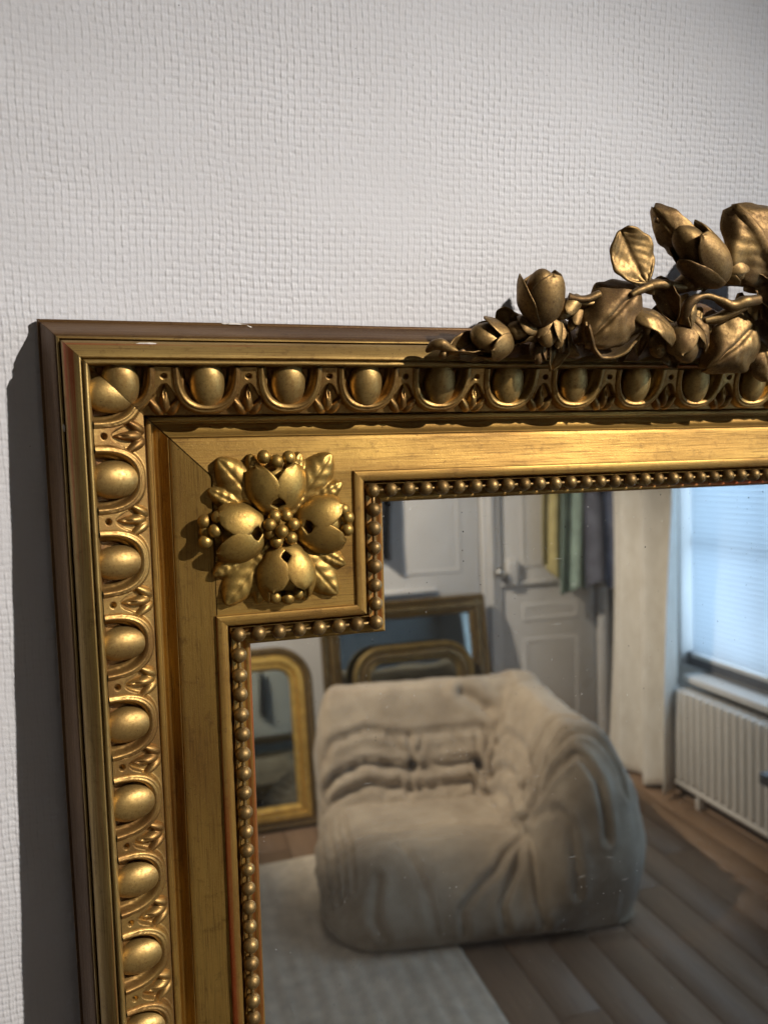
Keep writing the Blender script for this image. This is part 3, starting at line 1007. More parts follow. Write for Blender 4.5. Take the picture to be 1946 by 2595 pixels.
# 11 drooping leaf and the buds below it
cobj('leaf', leaf(at(1675, 815, 1.16), vec(0.85, -0.50, 0), vec(0.15, 0.60, .8), 0.82, 0.42, cup=-0.20, curl=-0.16, groove=0.02, seed=20))
cobj('rosebud', bud(at(1732, 872, 1.05), vec(0.25, -1, .1), vec(0, 0.1, 1), 0.58, 0.255, [(-0.7, 1.2, 2.0, 1.08, .1), (1.2, 1.1, 2.0, 1.10, .08), (2.9, 1.2, 2.0, 1.04, .1)]))
cobj('rosebud', bud(at(1668, 874, .92), vec(-0.1, -1, .1), vec(0, 0, 1), 0.42, 0.17, [(-0.6, 1.2, 2.0, 1.08, .1), (1.2, 1.1, 2.0, 1.10, .08)]))
cobj('leaf', leaf(at(1700, 905, .96), vec(0.4, -0.9, 0), vec(-.5, 0, 1), 0.34, 0.24, cup=0.2, seed=21))
cobj('leaf', leaf(at(1774, 842, 1.14), vec(0.55, -0.85, 0), vec(-0.35, 0.25, 1), 0.48, 0.28, cup=-0.15, curl=-.1, seed=22))
cobj('leaf', leaf(at(1800, 880, 1.00), vec(-0.2, -1, 0), vec(.3, 0.1, 1), 0.30, 0.18, cup=-0.15, seed=23))
# 12 the broad leaf at the lip
cobj('leaf', leaf(at(1862, 874, 1.12), vec(-0.72, -0.58, 0), vec(0.10, 0.12, 1), 0.96, 0.80, cup=-0.20, curl=-0.12, groove=0.08, seed=24, tip=0.72, wav=0.07))
cobj('leaf', leaf(at(1940, 915, .98), vec(0.3, -1, 0), vec(-.1, .1, 1), 0.55, 0.42, cup=-0.2, seed=25))
# 13 the tall leaf towards the centre, with the heart of the crest beyond it
cobj('leaf', leaf(at(1922, 610, 1.10), vec(-0.50, 0.62, 0), vec(0.10, -0.15, 1), 1.12, 0.95, cup=-0.14, curl=-0.10, groove=-0.06, seed=26, tip=0.9))
cobj('leaf', leaf(at(1930, 640, 1.06), vec(-0.7, 0.5, 0), vec(-0.2, -0.75, .6), 0.9, 0.4, cup=-0.2, curl=-0.12, seed=27))
cobj('stem', tube([at(1925, 650, .95), at(1912, 700, .92), at(1905, 735, .9)], [0.20, 0.14, 0.12], 12))
cobj('leaf', leaf(at(1938, 690, 1.10), vec(0.8, -0.5, 0), vec(-0.2, .5, 1), 0.40, 0.26, cup=0.25, seed=28))
cobj('leaf', leaf(at(1940, 735, 1.14), vec(0.35, -0.9, 0), vec(-0.7, .1, .8), 0.46, 0.24, cup=0.35, seed=29))
rl = random.Random(91)
for k in range(18):
    x_ = 1300 + 36 * k + rl.uniform(-12, 12); y_ = rl.uniform(815, 898) - 0.06 * (x_ - 1300)
    a = rl.uniform(-2.6, -0.4)
    if k % 3 == 2:
        cobj('small_bud', bud(at(x_, y_, 0.88), vec(math.cos(a), math.sin(a), .1), vec(0, .2, 1), rl.uniform(.3, .42), rl.uniform(.08, .13), [(-0.8, 1.0, 2.1, 1.1, .1), (0.9, 1.0, 2.1, 1.1, .1), (3.0, 1.1, 1.9, 1.05, .05)]))
    else:
        cobj('leaf', leaf(at(x_, y_, 0.86), vec(math.cos(a), math.sin(a), 0), vec(rl.uniform(-.5, .5), rl.uniform(-.2, .6), 1), rl.uniform(.34, .55), rl.uniform(.2, .32), cup=rl.choice((-.25, .25)), curl=rl.uniform(-.2, .1), seed=100 + k))
HC = at(2030, 760, 1.0)
for k in range(3):
    cobj('rosebud', bud(HC + np.array([0.32 * k - 0.1, -0.05, 0.22 * (k % 2)]), vec(0.2 * (k - 1), 0.5, .8), vec(0.3, 1, 0.2), 0.9, 0.42, [(j * 1.26, 1.0, 2.0, 1.06 + 0.03 * (j % 2), .15) for j in range(5)]))
for k, (dx, dz, an) in enumerate(((0.6, 0.9, 70), (1.1, 0.5, 30), (1.0, -0.2, -10), (0.2, -0.35, -80), (0.1, 1.1, 100))):
    a = math.radians(an)
    cobj('leaf', leaf(HC + np.array([dx, -0.12, dz]), vec(math.cos(a), math.sin(a)), vec(0.1, 0.1, 1), 0.9, 0.62, cup=-0.18, seed=40 + k))

at = _at
# ---- chips of bare gesso on worn edges
M['gesso'] = plain('bare_gesso', (0.74, 0.68, 0.60), 0.9, var=0.1, scale=300)


def chip(c, ax, sz, seed):
    r = random.Random(seed)
    ax = np.array(ax, float); ax /= np.linalg.norm(ax)
    b = np.cross(ax, FRONT); b /= np.linalg.norm(b)
    V = [np.array(c) + FRONT * 0.010]
    n = 11
    for k in range(n):
        a = 2 * PI * k / n
        V.append(np.array(c) + ax * sz[0] * math.cos(a) * r.uniform(0.5, 1.1) + b * sz[1] * math.sin(a) * r.uniform(0.5, 1.1))
    obj('gesso_chip', mesh('gesso_chip', np.array(V) * P, [(0, 1 + k, 1 + (k + 1) % n) for k in range(n)], M['gesso']), mirror)


chip(at(108, 819, .045), (1, 0, -.4), (0.05, 0.02), 1)
chip(at(600, 821, .060), (1, 0, 0), (0.14, 0.012), 2)
chip(at(636, 830, .080), (1, 0, -.6), (0.05, 0.012), 3)
chip(at(163, 1085, .47), (0.05, 0, -1), (0.07, 0.018), 4)
chip(at(372, 870, .57), (1, 0, 0), (0.13, 0.010), 5)
chip(at(570, 820, .050), (1, 0, 0), (0.05, 0.010), 6)

# ------------------------------------------------------------------ the part of the room that the mirror shows
M['paint'] = plain('white_gloss_paint', (0.62, 0.61, 0.60), 0.45, var=0.04, scale=6)
M['plaster'] = plain('white_wall_paint', (0.60, 0.59, 0.58), 0.7, var=0.04, scale=4, bump=0.2, bscale=120)
M['metal'] = plain('brushed_steel', (0.55, 0.55, 0.54), 0.3, 1.0)
M['darkmetal'] = plain('grey_painted_edge', (0.10, 0.105, 0.12), 0.4, 0.0)
M['radiator'] = plain('radiator_enamel', (0.58, 0.56, 0.53), 0.35, var=0.05)
M['rug'] = plain('woven_rug', (0.70, 0.62, 0.51), 0.95, var=0.16, scale=18, bump=0.6, bscale=260, dist=0.003, spec=0.1)
M['rugmirror_gold'] = plain('old_gold_leaf', (0.62, 0.40, 0.10), 0.42, 0.55, var=0.25, scale=25)
M['dull_gold'] = plain('dull_bronze_gold', (0.24, 0.165, 0.055), 0.45, 0.6, var=0.25, scale=25)
M['dark_gold'] = plain('dark_bronze', (0.16, 0.105, 0.04), 0.45, 0.6, var=0.3, scale=20)
M['cloth_yellow'] = plain('mustard_cloth', (0.44, 0.38, 0.18), 0.9, scale=14, var=0.2, spec=0.1)
M['cloth_green'] = plain('sage_cloth', (0.27, 0.36, 0.32), 0.9, scale=14, var=0.2, spec=0.1)
M['cloth_blue'] = plain('navy_cloth', (0.15, 0.16, 0.21), 0.9, scale=14, var=0.25, spec=0.1)
M['cloth_dark'] = plain('black_cloth', (0.025, 0.028, 0.035), 0.9, scale=14, var=0.2, spec=0.1)
M['wood_dark'] = plain('dark_wood', (0.09, 0.055, 0.035), 0.5)


def curtain_mat():
    t = NT('raw_linen_curtain')
    v = t.vec((1, 1, 0.4))
    c = t.mix(t.ramp(t.noise(v, 26, 4, 0.6), 0.35, 0.65), (0.74, 0.70, 0.63), (0.84, 0.81, 0.75))
    b = t.bump(t.noise(t.vec(), 180, 3, 0.6), 0.4, 0.002)
    t.principled(Base_Color=c, Roughness=0.95, Specular_IOR_Level=0.1, Normal=b)
    return t.m


def suede():
    t = NT('beige_suede')
    v = t.vec()
    c = t.mix(t.ramp(t.noise(v, 7, 5, 0.65), 0.35, 0.65), (0.32, 0.258, 0.19), (0.45, 0.375, 0.285))
    b = t.bump(t.noise(v, 26, 4, 0.6), 0.35, 0.006)
    t.principled(Base_Color=c, Roughness=0.9, Specular_IOR_Level=0.15, Sheen_Weight=0.25, Sheen_Roughness=0.5, Normal=b)
    return t.m


def wood(name, a, b_):
    t = NT(name)
    v = t.vec((9, 0.6, 9))
    nz = t.noise(v, 14, 5, 0.6)
    oi = t.n('ShaderNodeObjectInfo')
    c = t.mix(t.ramp(nz, 0.3, 0.7), a, b_)
    c = t.mix(t.ramp(oi.outputs['Random'], 0, 1, 0.0, 0.22), c, tuple(x * 0.62 for x in a))
    bm_ = t.bump(nz, 0.15, 0.001)
    t.principled(Base_Color=c, Roughness=t.ramp(nz, 0.3, 0.7, 0.46, 0.6), Specular_IOR_Level=0.35, Normal=bm_)
    return t.m


def tinted_mirror(name, col, rough=0.03):
    t = NT(name)
    v = t.vec()
    c = t.mix(t.ramp(t.noise(v, 4, 3, 0.5), 0.3, 0.7), col, tuple(x * 0.8 for x in col))
    t.principled(Base_Color=c, Metallic=1.0, Roughness=rough)
    return t.m


M['curtain'] = curtain_mat()
M['suede'] = suede()
M['plank'] = wood('grey_brown_oak', (0.235, 0.150, 0.094), (0.32, 0.212, 0.136))
M['dim_mirror'] = tinted_mirror('dim_old_mirror', (0.40, 0.44, 0.42))

YB, XW = -2.96, 2.36

# floor of planks laid along the window wall
floor = obj('floor', mesh('floor', *box(-1.6, XW + 0.05, YB - 0.05, 0.1, -0.06, -0.012), M['wood_dark'], smooth=False))
tag(floor, kind='structure')
pw = 0.135
plank_meshes = {}
x = -0.30; ci = 0
while x < XW - 0.01:
    w = min(pw, XW - x)
    y = -0.02 - [0.0, 0.55, 0.25, 0.8, 0.4][ci % 5] * 1.2
    first = True
    ys = [-0.02] + ([y] if y < -0.05 else [])
    while ys[-1] > YB:
        ys.append(max(YB, ys[-1] - 1.2))
    for a, b in zip(ys[:-1], ys[1:]):
        L_ = round(a - b, 3)
        if L_ < 0.02: continue
        key = (L_, round(w, 3))
        if key not in plank_meshes:
            plank_meshes[key] = bevel_box('plank', (0.0012, w - 0.0012, -L_ + 0.001, -0.001, -0.02, 0.0), M['plank'], 0.002, 1)
        obj('plank', plank_meshes[key], floor, (x, a, rng.uniform(-0.0004, 0.0004)))
    x += pw; ci += 1

# far wall with a pair of panelled doors
bw = obj('wall_far', mesh('wall_far', *box(-1.6, XW + 0.2, YB - 0.12, YB - 0.03, -0.02, 2.7), M['plaster'], smooth=False))
tag(bw, kind='structure')


def door(x0, x1, label):
    d = empty('panelled_door', (x0, YB, 0))
    tag(d, label, 'door', 'doors of the far wall')
    w = x1 - x0
    obj('door_leaf', bevel_box('door_leaf', (0.004, w - 0.004, -0.028, 0.004, 0.01, 2.2), M['paint'], 0.003), d)
    for (z0, z1) in ((0.98, 2.08), (0.70, 0.80), (0.10, 0.62)):
        V, F = [], []
        # mitred frame moulding round a sunk panel
        prof = [(0.0, 0.004), (0.004, 0.006), (0.014, 0.0075), (0.022, 0.0055), (0.03, 0.005)]
        c = [(0.115, z0), (w - 0.10, z0), (w - 0.10, z1), (0.115, z1)]
        sg = [(1, 1), (-1, 1), (-1, -1), (1, -1)]
        for k in range(5):
            kk = k % 4
            for (dd, hh) in prof:
                V.append((c[kk][0] + sg[kk][0] * dd, hh, c[kk][1] + sg[kk][1] * dd))
        F = grid_faces(5, len(prof))
        V = [(a, b + 0.0005, c_) for (a, b, c_) in V]
        obj('panel_moulding', mesh('panel_moulding', V, F, M['paint'], angle=40), d)
    obj('lock_rail', bevel_box('lock_rail', (0.0, w * 0.55, 0.0045, 0.022, 0.895, 0.915), M['paint'], 0.004), d)
    return d


d1 = door(1.705, 2.245, 'white panelled door with rim lock behind the hanging clothes')
d2 = door(1.06, 1.60, 'white panelled door behind the leaning mirrors')
obj('lock_box', bevel_box('lock_box', (0.025, 0.085, 0.0045, 0.040, 0.90, 1.03), M['paint'], 0.006), d1)
pv, pf = ball(0.026, 18, 12)
kn = obj('door_knob', mesh('door_knob', np.array(pv) * np.array([1, 0.8, 1]), pf, M['metal']), d1, (-0.022, 0.055, 0.972))
obj('knob_neck', mesh('knob_neck', *tube([(0, -0.05, 0), (0, 0.0, 0)], 0.010), M['metal']), kn)
dc = empty('door_casing', (1.60, YB, 0))
tag(dc, 'white moulded post between the two panelled doors', 'door frame')
obj('post', bevel_box('post', (0.002, 0.103, -0.02, 0.022, 0.0, 2.25), M['paint'], 0.006), dc)
obj('post_bead', bevel_box('post_bead', (0.035, 0.068, 0.0225, 0.034, 0.0, 2.25), M['paint'], 0.006), dc)
dc2 = empty('door_casing', (2.25, YB, 0))
tag(dc2, 'white door casing post beside the long curtain', 'door frame')
obj('post', bevel_box('post', (0.0, 0.055, -0.02, 0.030, 0.0, 2.25), M['paint'], 0.008), dc2)
obj('post_bead', bevel_box('post_bead', (0.012, 0.034, 0.0305, 0.040, 0.0, 2.25), M['paint'], 0.006), dc2)

# clothes on hooks


def garment(name, xc, w, ztop, zbot, y, m, label, seed, cat='garment', slant=0.0):
    nu, nv = 34, 30
    r = random.Random(seed)
    ph = [r.uniform(0, 6.28) for _ in range(4)]
    V = []
    for i in range(nu):
        f = i / (nu - 1)
        for j in range(nv):
            e = 2 * j / (nv - 1) - 1
            ww = w / 2 * (0.55 + 0.45 * min(1, f * 2.5) ** 0.6)
            fold = 0.022 * math.sin(1.5 * e * PI + ph[0] + 0.8 * f) + 0.007 * math.sin(5.1 * e + ph[1] + 2 * f)
            z = ztop + (zbot - ztop) * f + 0.02 * math.sin(3 * e + ph[2]) * f + slant * e * f
            V.append((xc + e * ww + 0.01 * math.sin(4 * f + ph[3]), y + fold * (0.4 + 0.6 * f), z))
    V, F = solid(V, grid_faces(nu, nv), nu, nv, 0.007)
    o = obj(name, mesh(name, V, F, m))
    tag(o, label, cat, 'clothes hanging on the door')
    return o


garment('hanging_garment', 1.975, 0.13, 1.70, 0.955, -2.88, M['cloth_yellow'], 'mustard yellow garment hanging on the white door', 1, slant=-0.05)
garment('hanging_garment', 2.065, 0.16, 1.70, 0.865, -2.85, M['cloth_green'], 'sage green garment hanging between the yellow and the navy ones', 2)
garment('hanging_garment', 2.200, 0.17, 1.70, 0.880, -2.83, M['cloth_blue'], 'navy blue garment hanging beside the long curtain', 3)
garment('hanging_garment', 1.085, 0.07, 1.60, 1.095, -2.90, M['cloth_dark'], 'narrow black garment hanging above the leaning mirrors', 4)
hr = empty('coat_rail', (2.06, -2.9, 1.72))
tag(hr, 'white coat rail with hooks over the door', 'coat rail')
obj('board', bevel_box('board', (-0.18, 0.24, -0.03, -0.012, -0.03, 0.05), M['paint'], 0.004), hr)
for k in range(3):
    V, F = tube([(-0.09 + 0.12 * k, -0.012, 0.0), (-0.09 + 0.12 * k, 0.04, -0.02), (-0.09 + 0.12 * k, 0.055, 0.02)], 0.006)
    obj('hook', mesh('hook', V, F, M['metal']), hr)

# mirrors leaning against the far wall


def arch_path(w, h, r, n=10):
    """outline of an arched frame, from the foot up and round"""
    pts = [(-w / 2, 0), (-w / 2, h - r)]
    for k in range(1, n + 1):
        a = PI - PI / 2 * k / n
        pts.append((-w / 2 + r + r * math.cos(a), h - r + r * math.sin(a)))
    for k in range(n + 1):
        a = PI / 2 - PI / 2 * k / n
        pts.append((w / 2 - r + r * math.cos(a), h - r + r * math.sin(a)))
    pts.append((w / 2, 0))
    return pts


def leaning_mirror(name, xc, yfoot, lean, w, h, r, fw, mats, label, closed=True):
    root = empty(name, (xc, yfoot, 0.0))
    root.rotation_euler = (lean, 0, 0)
    tag(root, label, 'mirror', 'mirrors leaning on the far wall')
    pts = arch_path(w, h, r)
    prof = [(0.0, 0.0), (0.0, 0.022), (0.10, 0.034), (0.26, 0.030), (0.34, 0.020), (0.42, 0.034), (0.62, 0.036), (0.70, 0.022), (0.80, 0.030), (0.92, 0.024), (1.0, 0.008)]
    C = np.array([0, h * 0.5])
    P2 = [np.array(p) for p in pts]
    n = len(P2)
    bands = [(0, 5), (4, 8), (7, 11)]
    for bi, (b0, b1) in enumerate(bands):
        V = []
        for i in range(n + 1):
            k = i % n
            p0, p1, p2 = P2[(k - 1) % n], P2[k], P2[(k + 1) % n]
            d0 = (p1 - p0) / (np.linalg.norm(p1 - p0) + 1e-9); d1 = (p2 - p1) / (np.linalg.norm(p2 - p1) + 1e-9)
            n0 = np.array([d0[1], -d0[0]]); n1 = np.array([d1[1], -d1[0]])
            mm = (n0 + n1) / (1 + n0 @ n1)
            for (u, hh) in prof[b0:b1]:
                q = p1 + mm * u * fw
                V.append((q[0], hh, q[1]))
        obj('frame_moulding', mesh('frame_moulding', V, grid_faces(n + 1, b1 - b0), mats[bi], angle=35), root)
    V = []
    ins = []
    for k in range(n):
        p0, p1, p2 = P2[(k - 1) % n], P2[k], P2[(k + 1) % n]
        d0 = (p1 - p0) / (np.linalg.norm(p1 - p0) + 1e-9); d1 = (p2 - p1) / (np.linalg.norm(p2 - p1) + 1e-9)
        n0 = np.array([d0[1], -d0[0]]); n1 = np.array([d1[1], -d1[0]])
        q = p1 + (n0 + n1) / (1 + n0 @ n1) * fw * 0.97
        V.append((q[0], 0.010, q[1]))
    obj('mirror_glass', mesh('mirror_glass', V, [tuple(range(n))], M['dim_mirror'], smooth=False), root)
    return root


leaning_mirror('leaning_mirror', 1.165, -2.74, math.radians(9.5), 0.82, 0.895, 0.02, 0.09, [M['dark_gold']] * 3,
               'large square dark bronze mirror leaning behind the arched one')
leaning_mirror('leaning_mirror', 1.170, -2.68, math.radians(9), 0.585, 0.700, 0.14, 0.085, [M['dull_gold'], M['dark_gold'], M['dull_gold']],
               'arched dull gold mirror standing right behind the beige sofa')
leaning_mirror('leaning_mirror', 0.330, -2.60, math.radians(11), 0.70, 0.76, 0.16, 0.10, [M['dark_gold'], M['rugmirror_gold'], M['rugmirror_gold']],
               'arched gold mirror leaning beside the sofa on bare floor')

# window with a backlit blind, curtain and radiator
ww = obj('wall_window', mesh('wall_window', *merge(box(XW, XW + 0.12, YB - 0.1, 0.06, -0.02, 0.555), box(XW, XW + 0.12, YB - 0.1, -2.42, 0.5551, 2.7),
                                                  box(XW, XW + 0.12, -0.55, 0.06, 0.5551, 2.7), box(XW, XW + 0.12, -2.4199, -0.5501, 2.15, 2.7)), M['plaster'], smooth=False))
tag(ww, kind='structure')


def glow(name, col, strength):
    t = NT(name)
    v = t.vec(jitter=False)
    c = t.mix(t.ramp(t.noise(v, 2.2, 2, 0.5), 0.35, 0.65), col, tuple(x * 0.82 for x in col))
    e = t.n('ShaderNodeEmission'); t.t.links.new(c, e.inputs[0]); e.inputs[1].default_value = strength
    t.t.links.new(e.outputs[0], t.out.inputs[0])
    return t.m


def slat_mat():
    t = NT('thin_white_slat')
    d = t.n('ShaderNodeBsdfDiffuse'); d.inputs[0].default_value = (0.78, 0.80, 0.82, 1)
    tr = t.n('ShaderNodeBsdfTranslucent'); tr.inputs[0].default_value = (0.78, 0.82, 0.86, 1)
    m = t.n('ShaderNodeMixShader'); m.inputs[0].default_value = 0.62
    t.t.links.new(d.outputs[0], m.inputs[1]); t.t.links.new(tr.outputs[0], m.inputs[2]); t.t.links.new(m.outputs[0], t.out.inputs[0])
    return t.m


win = empty('window', (XW + 0.06, -1.485, 0.56))
tag(win, 'bright window with grey lower frame over the radiator', 'window')
obj('window_pane', mesh('window_pane', *box(0.030, 0.036, -0.93, 0.93, 0.02, 1.58), glow('daylit_pane', (0.56, 0.77, 1.0), 4.4), smooth=False), win)
obj('window_frame', bevel_box('window_frame', (-0.03, 0.05, -0.934, 0.934, -0.02, 0.055), M['darkmetal'], 0.004), win)
obj('window_frame', bevel_box('window_frame', (0.012, 0.029, -0.49, -0.470, 0.056, 1.58), M['paint'], 0.004), win)
obj('window_frame', bevel_box('window_frame', (0.012, 0.029, -0.93, 0.93, 0.545, 0.570), M['paint'], 0.004), win)
obj('window_sill', bevel_box('window_sill', (-0.16, -0.035, -0.80, 0.934, -0.035, -0.005), M['paint'], 0.006), win)
bl = empty('venetian_blind', (XW + 0.03, -1.46, 0.62))
tag(bl, 'white slatted blind glowing with blue daylight', 'blind')
M['slat'] = slat_mat()
me_slat = bevel_box('slat', (-0.0012, 0.0012, -0.915, 0.86, -0.0125, 0.0125), M['slat'], 0.0008, 1)
for k in range(58):
    obj('slat', me_slat, bl, (0, 0, 0.02 + 0.0235 * k), (0, math.radians(24), 0))
obj('bottom_bar', bevel_box('bottom_bar', (-0.010, 0.010, -0.915, 0.86, -0.02, 0.0), M['paint'], 0.003), bl)

cur = []
nu, nv = 60, 90
V = []
for i in range(nu):
    f = i / (nu - 1)
    for j in range(nv):
        e = j / (nv - 1)
        spread = 0.90 + 0.10 * (1 - f)
        y = -2.90 + 0.60 * e * (0.92 + 0.10 * f) - (0.13 * (1 - e) if False else 0)
        y = -2.76 + e * (0.60 - 0.11 * (1 - min(1, f / 0.6)))
        fold = 0.050 * math.sin(e * 2.6 * 2 * PI + 0.5 * math.sin(3 * f)) + 0.012 * math.sin(e * 23 + 4 * f)
        V.append((2.185 + fold + 0.02 * math.sin(2 * f + e * 3), y, 0.02 + 2.2 * f + 0.015 * math.sin(e * 9) * (1 - f)))
V, F = solid(V, grid_faces(nu, nv), nu, nv, 0.005)
c_ = obj('long_curtain', mesh('long_curtain', V, F, M['curtain']))
tag(c_, 'long cream linen curtain falling to the floor beside the window', 'curtain')

rad = empty('column_radiator', (2.245, -1.55, 0.0))
tag(rad, 'white column radiator under the blinded window', 'radiator')
me_fin = bevel_box('fin', (-0.045, 0.035, -0.0165, 0.0165, 0.10, 0.505), M['radiator'], 0.012, 3)
for k in range(30):
    obj('fin', me_fin, rad, (0, -0.735 + 0.0425 * k, 0))
for z in (0.135, 0.47):
    obj('pipe', mesh('pipe', *tube([(0.0, -0.79, z), (0.0, 0.54, z)], 0.017), M['radiator']), rad)
obj('floor_pipe', mesh('floor_pipe', *tube([(-0.03, -0.72, 0.085), (-0.03, 0.54, 0.085)], 0.013), M['radiator']), rad)
for y in (-0.6, 0.3):
    obj('foot', bevel_box('foot', (-0.02, 0.02, y - 0.012, y + 0.012, 0.0, 0.12), M['radiator'], 0.004), rad)

tb = empty('side_table', (2.24, -1.34, 0.0))
tag(tb, 'dark grey table corner in front of the radiator', 'table')
obj('table_top', bevel_box('table_top', (-0.27, 0.06, -0.17, 0.35, 0.405, 0.445), M['darkmetal'], 0.004), tb)
for (lx, ly) in ((-0.20, 0.30), (0.02, -0.12), (0.02, 0.30)):
    obj('leg', bevel_box('leg', (lx, lx + 0.03, ly, ly + 0.03, 0.0, 0.404), M['darkmetal'], 0.003), tb)

# ribbed rug
nx_, ny_ = 150, 40
V = []
for i in range(nx_):
    for j in range(ny_):
        x = -0.75 + 1.665 * i / (nx_ - 1); f = j / (ny_ - 1)
        y = -2.33 + 1.55 * f
        if j == 0: y += 0.003 * math.sin(x * 19)
        z = 0.006 + 0.005 * abs(math.sin(x * PI / 0.055)) + 0.0015 * math.sin(y * 9 + x * 4)
        if i in (0, nx_ - 1) or j in (0, ny_ - 1): z = 0.002
        V.append((x, y, z))
rug = obj('ribbed_rug', mesh('ribbed_rug', V, grid_faces(nx_, ny_), M['rug']))
tag(rug, 'pale grey ribbed rug under the front of the sofa', 'rug')
tag(bpy.data.objects['wall_far'], None)

# ---- the beige tufted corner sofa


def build_sofa():
    """one-piece corner seat: back and side wing slope down into a low seat; local x right, y away from the big mirror"""
    N = 250
    WX, WY = 1.02, 1.0

    def S(t):
        t = np.clip(t, 0, 1)
        return 1 - (1 - t ** 1.25) ** 1.9

    def top(X, Y):
        seat = 0.165 + 0.065 * np.exp(-((Y - 0.20) / 0.16) ** 2) + 0.015 * np.cos(X * 3)
        back = 0.14 + 0.465 * S((Y - 0.655) / 0.17) - 0.05 * np.clip((Y - 0.88) / 0.12, 0, 1) ** 2
        wing = 0.14 + 0.470 * S((X - 0.655) / 0.18) - 0.04 * np.clip((X - 0.90) / 0.16, 0, 1) ** 2
        k = 0.030
        z = k * np.log(np.exp(seat / k) + np.exp(back / k) + np.exp(wing / k))
        return z - 0.012

    def edge(X, Y):
        # distance to the rounded outline of the footprint
        rc = 0.17
        qx = np.abs(X - WX / 2) - (WX / 2 - rc); qy = np.abs(Y - WY / 2) - (WY / 2 - rc)
        d = rc - (np.sqrt(np.clip(qx, 0, 9) ** 2 + np.clip(qy, 0, 9) ** 2) + np.minimum(np.maximum(qx, qy), 0))
        R_ = 0.17 - 0.115 * smooth01(0.50, 0.75, Y) * smooth01(0.9, 0.6, X) + 0.07 * smooth01(0.35, 0.0, Y) * smooth01(0.8, 0.55, X) - 0.03 * smooth01(0.6, 0.8, X)
        t = np.clip(d / R_, 0, 1)
        return (1 - (1 - t) ** 2.3) ** (1 / 2.3)

    def surf_z(X, Y):
        return top(X, Y) * edge(X, Y)
    t = np.linspace(-1, 1, N)
    u = 0.5 + 0.5 * np.sign(t) * (1 - (1 - np.abs(t)) ** 1.7)
    Ug, Vg = np.meshgrid(u * WX, u * WY, indexing='ij')
    # pull the square grid inside the rounded corners
    cx = (Ug / WX - 0.5) * 2; cy = (Vg / WY - 0.5) * 2
    m = 0.085 * (np.abs(cx) ** 6) * (np.abs(cy) ** 6)
    X = WX * (0.5 + 0.5 * cx * (1 - m)); Y = WY * (0.5 + 0.5 * cy * (1 - m))
    Z = surf_z(X, Y)
    Z[0, :] = 0; Z[-1, :] = 0; Z[:, 0] = 0; Z[:, -1] = 0
    co = np.stack([X, Y, Z], -1)
    # cushions swell over their foot
    hmax = top(np.clip(X, 0.12, WX - 0.12), np.clip(Y, 0.12, WY - 0.12))
    sw = np.sin(PI * np.clip(Z / (0.95 * hmax), 0, 1)) ** 0.8 * (0.050 - 0.032 * smooth01(0.5, 0.7, Y) * smooth01(0.5, 0.2, X)) * (1 - smooth01(0.0, 0.22, np.minimum(np.minimum(X, WX - X), np.minimum(Y, WY - Y))))
    co[..., 0] += sw * np.sign(cx) * np.abs(cx) ** 5
    co[..., 1] += sw * np.sign(cy) * np.abs(cy) ** 5
    base = co.copy()
    flat = co.reshape(-1, 3)
    disp = np.zeros(len(flat))

    def idx(v):
        w = 2 * np.clip(v, 0, 1) - 1
        return (np.sign(w) * (1 - (1 - abs(w)) ** (1 / 1.7)) + 1) / 2 * (N - 1)

    def on(x, y):
        a, b_ = idx(x / WX), idx(y / WY)
        i0, j0 = min(int(a), N - 2), min(int(b_), N - 2)
        fa, fb = a - i0, b_ - j0
        return (base[i0, j0] * (1 - fa) * (1 - fb) + base[i0 + 1, j0] * fa * (1 - fb) + base[i0, j0 + 1] * (1 - fa) * fb + base[i0 + 1, j0 + 1] * fa * fb)

    def crease(pl, depth, width, puff=0.4, n=24):
        nonlocal disp
        pl = [np.array(p, float) for p in pl]
        pts = []
        for a, b_ in zip(pl[:-1], pl[1:]):
            for k in range(n):
                p = a + (b_ - a) * k / n
                pts.append(on(p[0], p[1]))
        pts = np.array(pts)
        d = np.full(len(flat), 9.0)
        near = (np.abs(flat[:, 0] - pts[:, 0].mean()) < np.ptp(pts[:, 0]) / 2 + 0.15) & (np.abs(flat[:, 1] - pts[:, 1].mean()) < np.ptp(pts[:, 1]) / 2 + 0.15)
        q = flat[near]
        dd = np.full(len(q), 9.0)
        for p in pts:
            dd = np.minimum(dd, np.linalg.norm(q - p, axis=1))
        d[near] = dd
        disp -= depth * np.exp(-(d / width) ** 2)
        disp += depth * puff * np.exp(-((d - 2.4 * width) / (1.4 * width)) ** 2)
    # level pleats that run along the back and turn the corner into the wing
    for (y, xx, dep) in ((0.684, 0.684, 0.020), (0.706, 0.710, 0.032), (0.740, 0.744, 0.014)):
        crease([(0.0, y - 0.01), (0.18, y + 0.006), (0.36, y - 0.004), (xx - 0.08, y), (xx - 0.02, y - 0.03), (xx, y - 0.10), (xx + 0.006, 0.45), (xx - 0.01, 0.30)], dep, 0.013)
    tufts = [(0.37, 0.706), (0.64, 0.700), (0.712, 0.34)]
    for (tx, ty) in tufts:
        disp -= 0.034 * np.exp(-(np.linalg.norm(flat - on(tx, ty), axis=1) / 0.030) ** 2)
        for an in range(0, 360, 40):
            a = math.radians(an + 15)
            L_ = 0.13 + 0.05 * math.sin(an * 1.7)
            crease([(tx, ty), (tx + L_ * math.cos(a), ty + 0.35 * L_ * math.sin(a)) if tx < 0.7 else (tx + 0.35 * L_ * math.cos(a), ty + L_ * math.sin(a))], 0.010, 0.010, 0.3, 14)
    crease([(0.60, 0.79), (0.66, 0.77), (0.70, 0.76)], 0.028, 0.020)
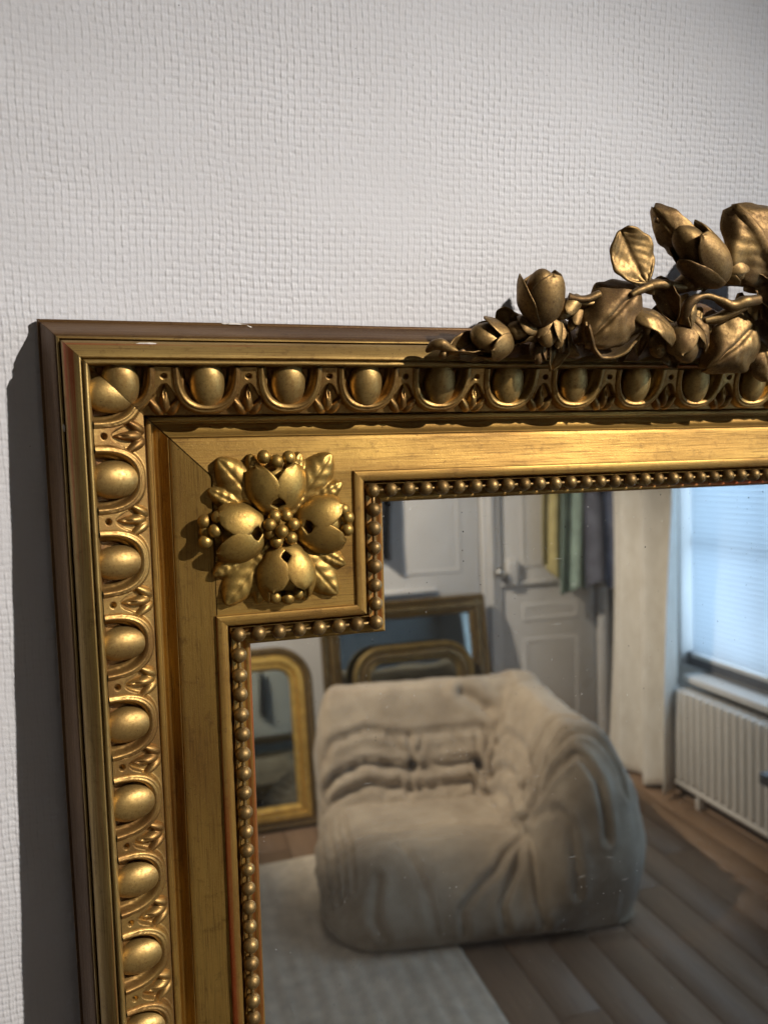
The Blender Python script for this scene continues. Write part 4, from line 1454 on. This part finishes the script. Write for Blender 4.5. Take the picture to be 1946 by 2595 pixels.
    # pleats fanning from the inner corner of the wing over the front
    for (ex_, ey_) in ((0.40, 0.004), (0.53, 0.004), (0.65, 0.003), (0.76, 0.003), (0.86, 0.01), (0.955, 0.06), (0.995, 0.14)):
        crease([(0.690, 0.24), ((0.690 + ex_) / 2, (0.24 + ey_) / 2 - 0.02), (0.3 * 0.69 + 0.7 * ex_, 0.3 * 0.24 + 0.7 * ey_), (ex_, ey_ + 0.03), (ex_, ey_ + 0.012), (ex_, ey_)], 0.017, 0.011)
    crease([(0.71, 0.34), (0.80, 0.30), (0.92, 0.24), (1.0, 0.20)], 0.014, 0.012)
    crease([(0.15, 0.10), (0.13, 0.03), (0.15, 0.004)], 0.010, 0.014)
    crease([(0.24, 0.20), (0.30, 0.06), (0.31, 0.006)], 0.007, 0.014)
    crease([(0.02, 0.36), (0.20, 0.40), (0.45, 0.42), (0.62, 0.40)], 0.010, 0.020)
    crease([(0.05, 0.24), (0.25, 0.27), (0.50, 0.25)], 0.007, 0.018)
    for k in range(5):
        crease([(0.004 + 0.018 * k, 0.10), (0.004 + 0.020 * k, 0.35), (0.004 + 0.018 * k, 0.62)], 0.007, 0.008)
    disp += 0.008 * vnoise(flat, 3, 9.0) + 0.004 * vnoise(flat, 4, 26.0) + 0.002 * vnoise(flat, 5, 60.0)
    g = base
    N_ = np.cross(np.gradient(g, axis=0), np.gradient(g, axis=1)); N_ /= np.linalg.norm(N_, axis=2, keepdims=True) + 1e-9
    co = base + N_ * disp.reshape(N, N, 1) * smooth01(0.0, 0.05, base[..., 2])[..., None]
    co[..., 2] = np.maximum(co[..., 2], 0.0)
    co = co.reshape(-1, 3)
    W = np.stack([0.988 * co[:, 0] + 0.153 * co[:, 1], 0.153 * co[:, 0] - 0.988 * co[:, 1], co[:, 2]], -1)
    root = empty('corner_sofa', (0.53, -1.66, 0.012))
    tag(root, 'beige suede tufted low corner sofa standing half on the rug', 'sofa')
    obj('base', bevel_box('base', (0.16, 0.98, -0.80, 0.02, -0.010, 0.03), M['cloth_dark'], 0.01), root)
    body = obj('upholstery', mesh('upholstery', W, [f[::-1] for f in grid_faces(N, N)], M['suede']), root)


build_sofa()
